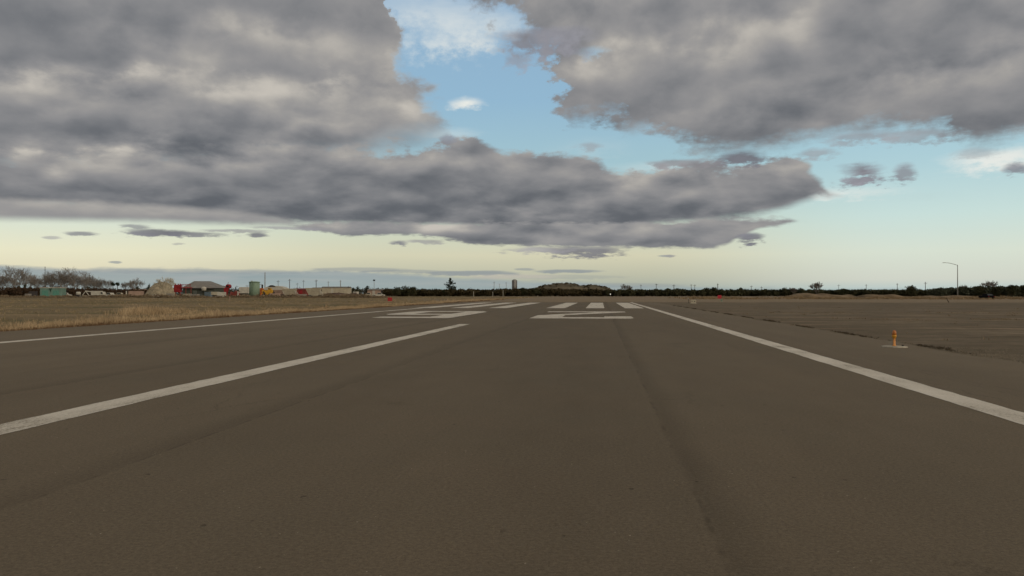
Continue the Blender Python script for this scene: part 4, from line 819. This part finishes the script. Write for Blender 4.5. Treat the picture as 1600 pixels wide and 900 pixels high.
# hoppers
def hopper(px, top, bot, dd, wt, label, skew=0, mat=None):
    s_ = wd(1, dd); t = thing('hopper_trailer', label, 'trailer', at(px, dd)); zt, zb = zh(top, dd), zh(bot, dd)
    MB().hexa([(-wt * .28 * s_, -.7, zb), ((wt * .28 + skew) * s_, -.7, zb), ((wt * .28 + skew) * s_, .7, zb), (-wt * .28 * s_, .7, zb)],
              [(-wt * .5 * s_, -1.3, zt), (wt * .42 * s_, -1.3, zt), (wt * .42 * s_, 1.3, zt), (-wt * .5 * s_, 1.3, zt)]).build('hopper', mat or M_cream, t)
    m = MB(); m.tube((wt * .28 * s_, -1.0, zt - .3), ((wt * .5 + skew) * s_, -1.0, .6), .16, .14, 6); m.tube((wt * .28 * s_, 1.0, zt - .3), ((wt * .5 + skew) * s_, 1.0, .6), .16, .14, 6); m.build('brace', M_white, t)
    MB().box(-wt * .4 * s_, (wt * .5 + skew) * s_, -.5, .5, .5, .8).build('chassis', M_dim, t); wheels(t, (-wt * .2 * s_, (wt * .3 + skew) * s_), (-.9, .9), .45); return t
hopper(491, 450, 462, 300, 26, 'large cream hopper trailer right of the red barn', 1); hopper(453, 451, 461, 310, 24, 'beige hopper trailer left of the red barn', 1)
hopper(437, 453, 460, 320, 18, 'dull brown-beige hopper right of the yellow loader', 1, M_pink)
def barn(px, dd, wpx, ze_, zr_, wm, rm, label, name='barn', dep=9, door=None):
    s_ = wd(1, dd); t = thing(name, label, 'building', at(px, dd)); w2 = wpx * s_ / 2; ze, zr = zh(ze_, dd), zh(zr_, dd)
    MB().box(-w2, w2, 0, dep, 0, ze).build('wall', wm, t)
    m = MB(); o_ = .35; m.add([(-w2 - o_, -o_, ze), (w2 + o_, -o_, ze), (w2 + o_, dep + o_, ze), (-w2 - o_, dep + o_, ze), (-w2 - o_, dep / 2, zr), (w2 + o_, dep / 2, zr)], [(0, 1, 5, 4), (2, 3, 4, 5), (1, 2, 5), (3, 0, 4), (0, 3, 2, 1)])
    m.build('roof', rm, t)
    for x, hw, dm in door or []: MB().box((x - hw) * s_, (x + hw) * s_, -.09, -.003, .05, ze * .93).build('door', dm, t)
    return t
barn(468, 330, 18, 452.5, 450.5, M_brick, M_brick, 'small rusty red barn between the two hoppers', 'red_barn', 7, [(2, 2.5, M_red)])
barn(523, 400, 40, 449.3, 447.6, M_cream, M_roof, 'long low cream shed with a grey roof and one white door', 'long_shed', 10, [(-4, 2, M_white)])
barn(495, 430, 16, 450.5, 449, M_cream, M_roof, 'small low shed behind the cream hopper trailer', 'small_shed', 8)
barn(592, 420, 36, 453.2, 451.2, M_pink, M_roof, 'low pale-roofed sheds left of the leafy clump', 'low_shed', 9, [(-8, 2, M_white), (5, 2, M_dim)])
barn(210, 400, 22, 453.5, 451.5, M_brick, M_pink, 'low red-walled shed behind the beige-pink cargo box', 'red_shed', 8)
for i, (px, top, wp, lb) in enumerate([(545, 447.3, 7, 'narrow dark bush at the right end of the long cream shed'), (560, 447, 9, 'grey-green bush between the long shed and the low sheds'), (574, 446.5, 13, 'dark rounded bush above the low pale sheds'), (590, 450, 8, 'tiny dark bush by the lamp mast'),
    (604, 449.5, 12, 'dark bush at the right end of the low sheds'), (504, 447.2, 5, 'tiny dark bush left of the long shed roof'), (552, 449, 8, 'low bush right of the narrow dark bush'), (232, 443, 6, 'small dark pointed tree left of the pale stockpile'), (140, 446, 22, 'dark green bush under the spreading bare tree'),
    (39, 443.5, 6, 'narrow dark pointed tree under the tallest bare tree'), (30, 445, 6, 'narrower dark pointed tree left of the other pointed one'), (215, 446.5, 9, 'dark low bush at the foot of the thick-limbed bare tree')]):
    leafy('bush', px, 425, zh(top, 425), wd(wp, 425), M_f1 if i != 1 else M_f3, 300 + i, lb, None, 6, 420, .05, True, .26, 'bush')
# spoil heaps in the yard (brown, low)
mound('spoil_heap', 503, 566, 300, [(503, 463), (512, 458), (530, 457), (545, 459), (556, 457.5), (566, 463)], pm('brown_spoil', .12, .085, .07, var=.2, scale=.3, rough=1, spec=.03), 5)

# small clutter of the yard
M_blk = pm('dirty_concrete_block', .24, .22, .19, var=.25); M_tarp = pm('faded_blue_tarp', .12, .16, .19, var=.2)
for px, d, w_, h_, mt, nm, lb, ct in [(244, 288, 1.1, .8, M_white, 'water_tank', 'small white box tank at the left foot of the pale stockpile', 'tank'), (266, 285, 1.0, 1.0, M_blk, 'concrete_block', 'grey block at the right foot of the pale stockpile', 'block'),
    (293, 290, 1.3, .9, M_cream, 'crate', 'cream crate under the red catwalk', 'crate'), (304, 286, 1.6, .8, M_blk, 'concrete_block', 'low grey block before the left doors of the grey-roofed building', 'block'), (326, 292, 1.2, 1.3, M_tarp, 'tarp_bundle', 'dull blue covered bundle before the grey-roofed building', 'bundle'),
    (430, 288, 1.8, 1.0, M_pink, 'crate', 'pinkish crate right of the yellow loader', 'crate'), (473, 284, 1.4, .8, M_blk, 'concrete_block', 'low grey block before the red barn', 'block'), (538, 288, 1.5, .7, M_cream, 'crate', 'pale crate beside the brown spoil heap', 'crate'),
    (556, 340, 1.0, 1.5, M_white, 'portable_toilet', 'small white upright cabin right of the long cream shed', 'cabin'), (575, 275, 1.4, .5, M_cream, 'crate', 'flat pale crate alone right of the brown spoil heap', 'crate'), (52, 300, 1.2, 1.5, M_dim, 'crate', 'dark crate left of the teal shed', 'crate'), (44, 290, .8, .9, M_blk, 'concrete_block', 'pale small block far left of the teal shed', 'block')]:
    t = thing(nm, lb, ct, at(px, d), rnd.uniform(-.5, .5)); MB().box(-w_, w_, -.8, .8, .12, h_ * 1.5).build('body', mt, t, bevel=.06)
    MB().box(-w_ * .9, w_ * .9, -.7, .7, -.02, .118).build('skid', M_dim, t)
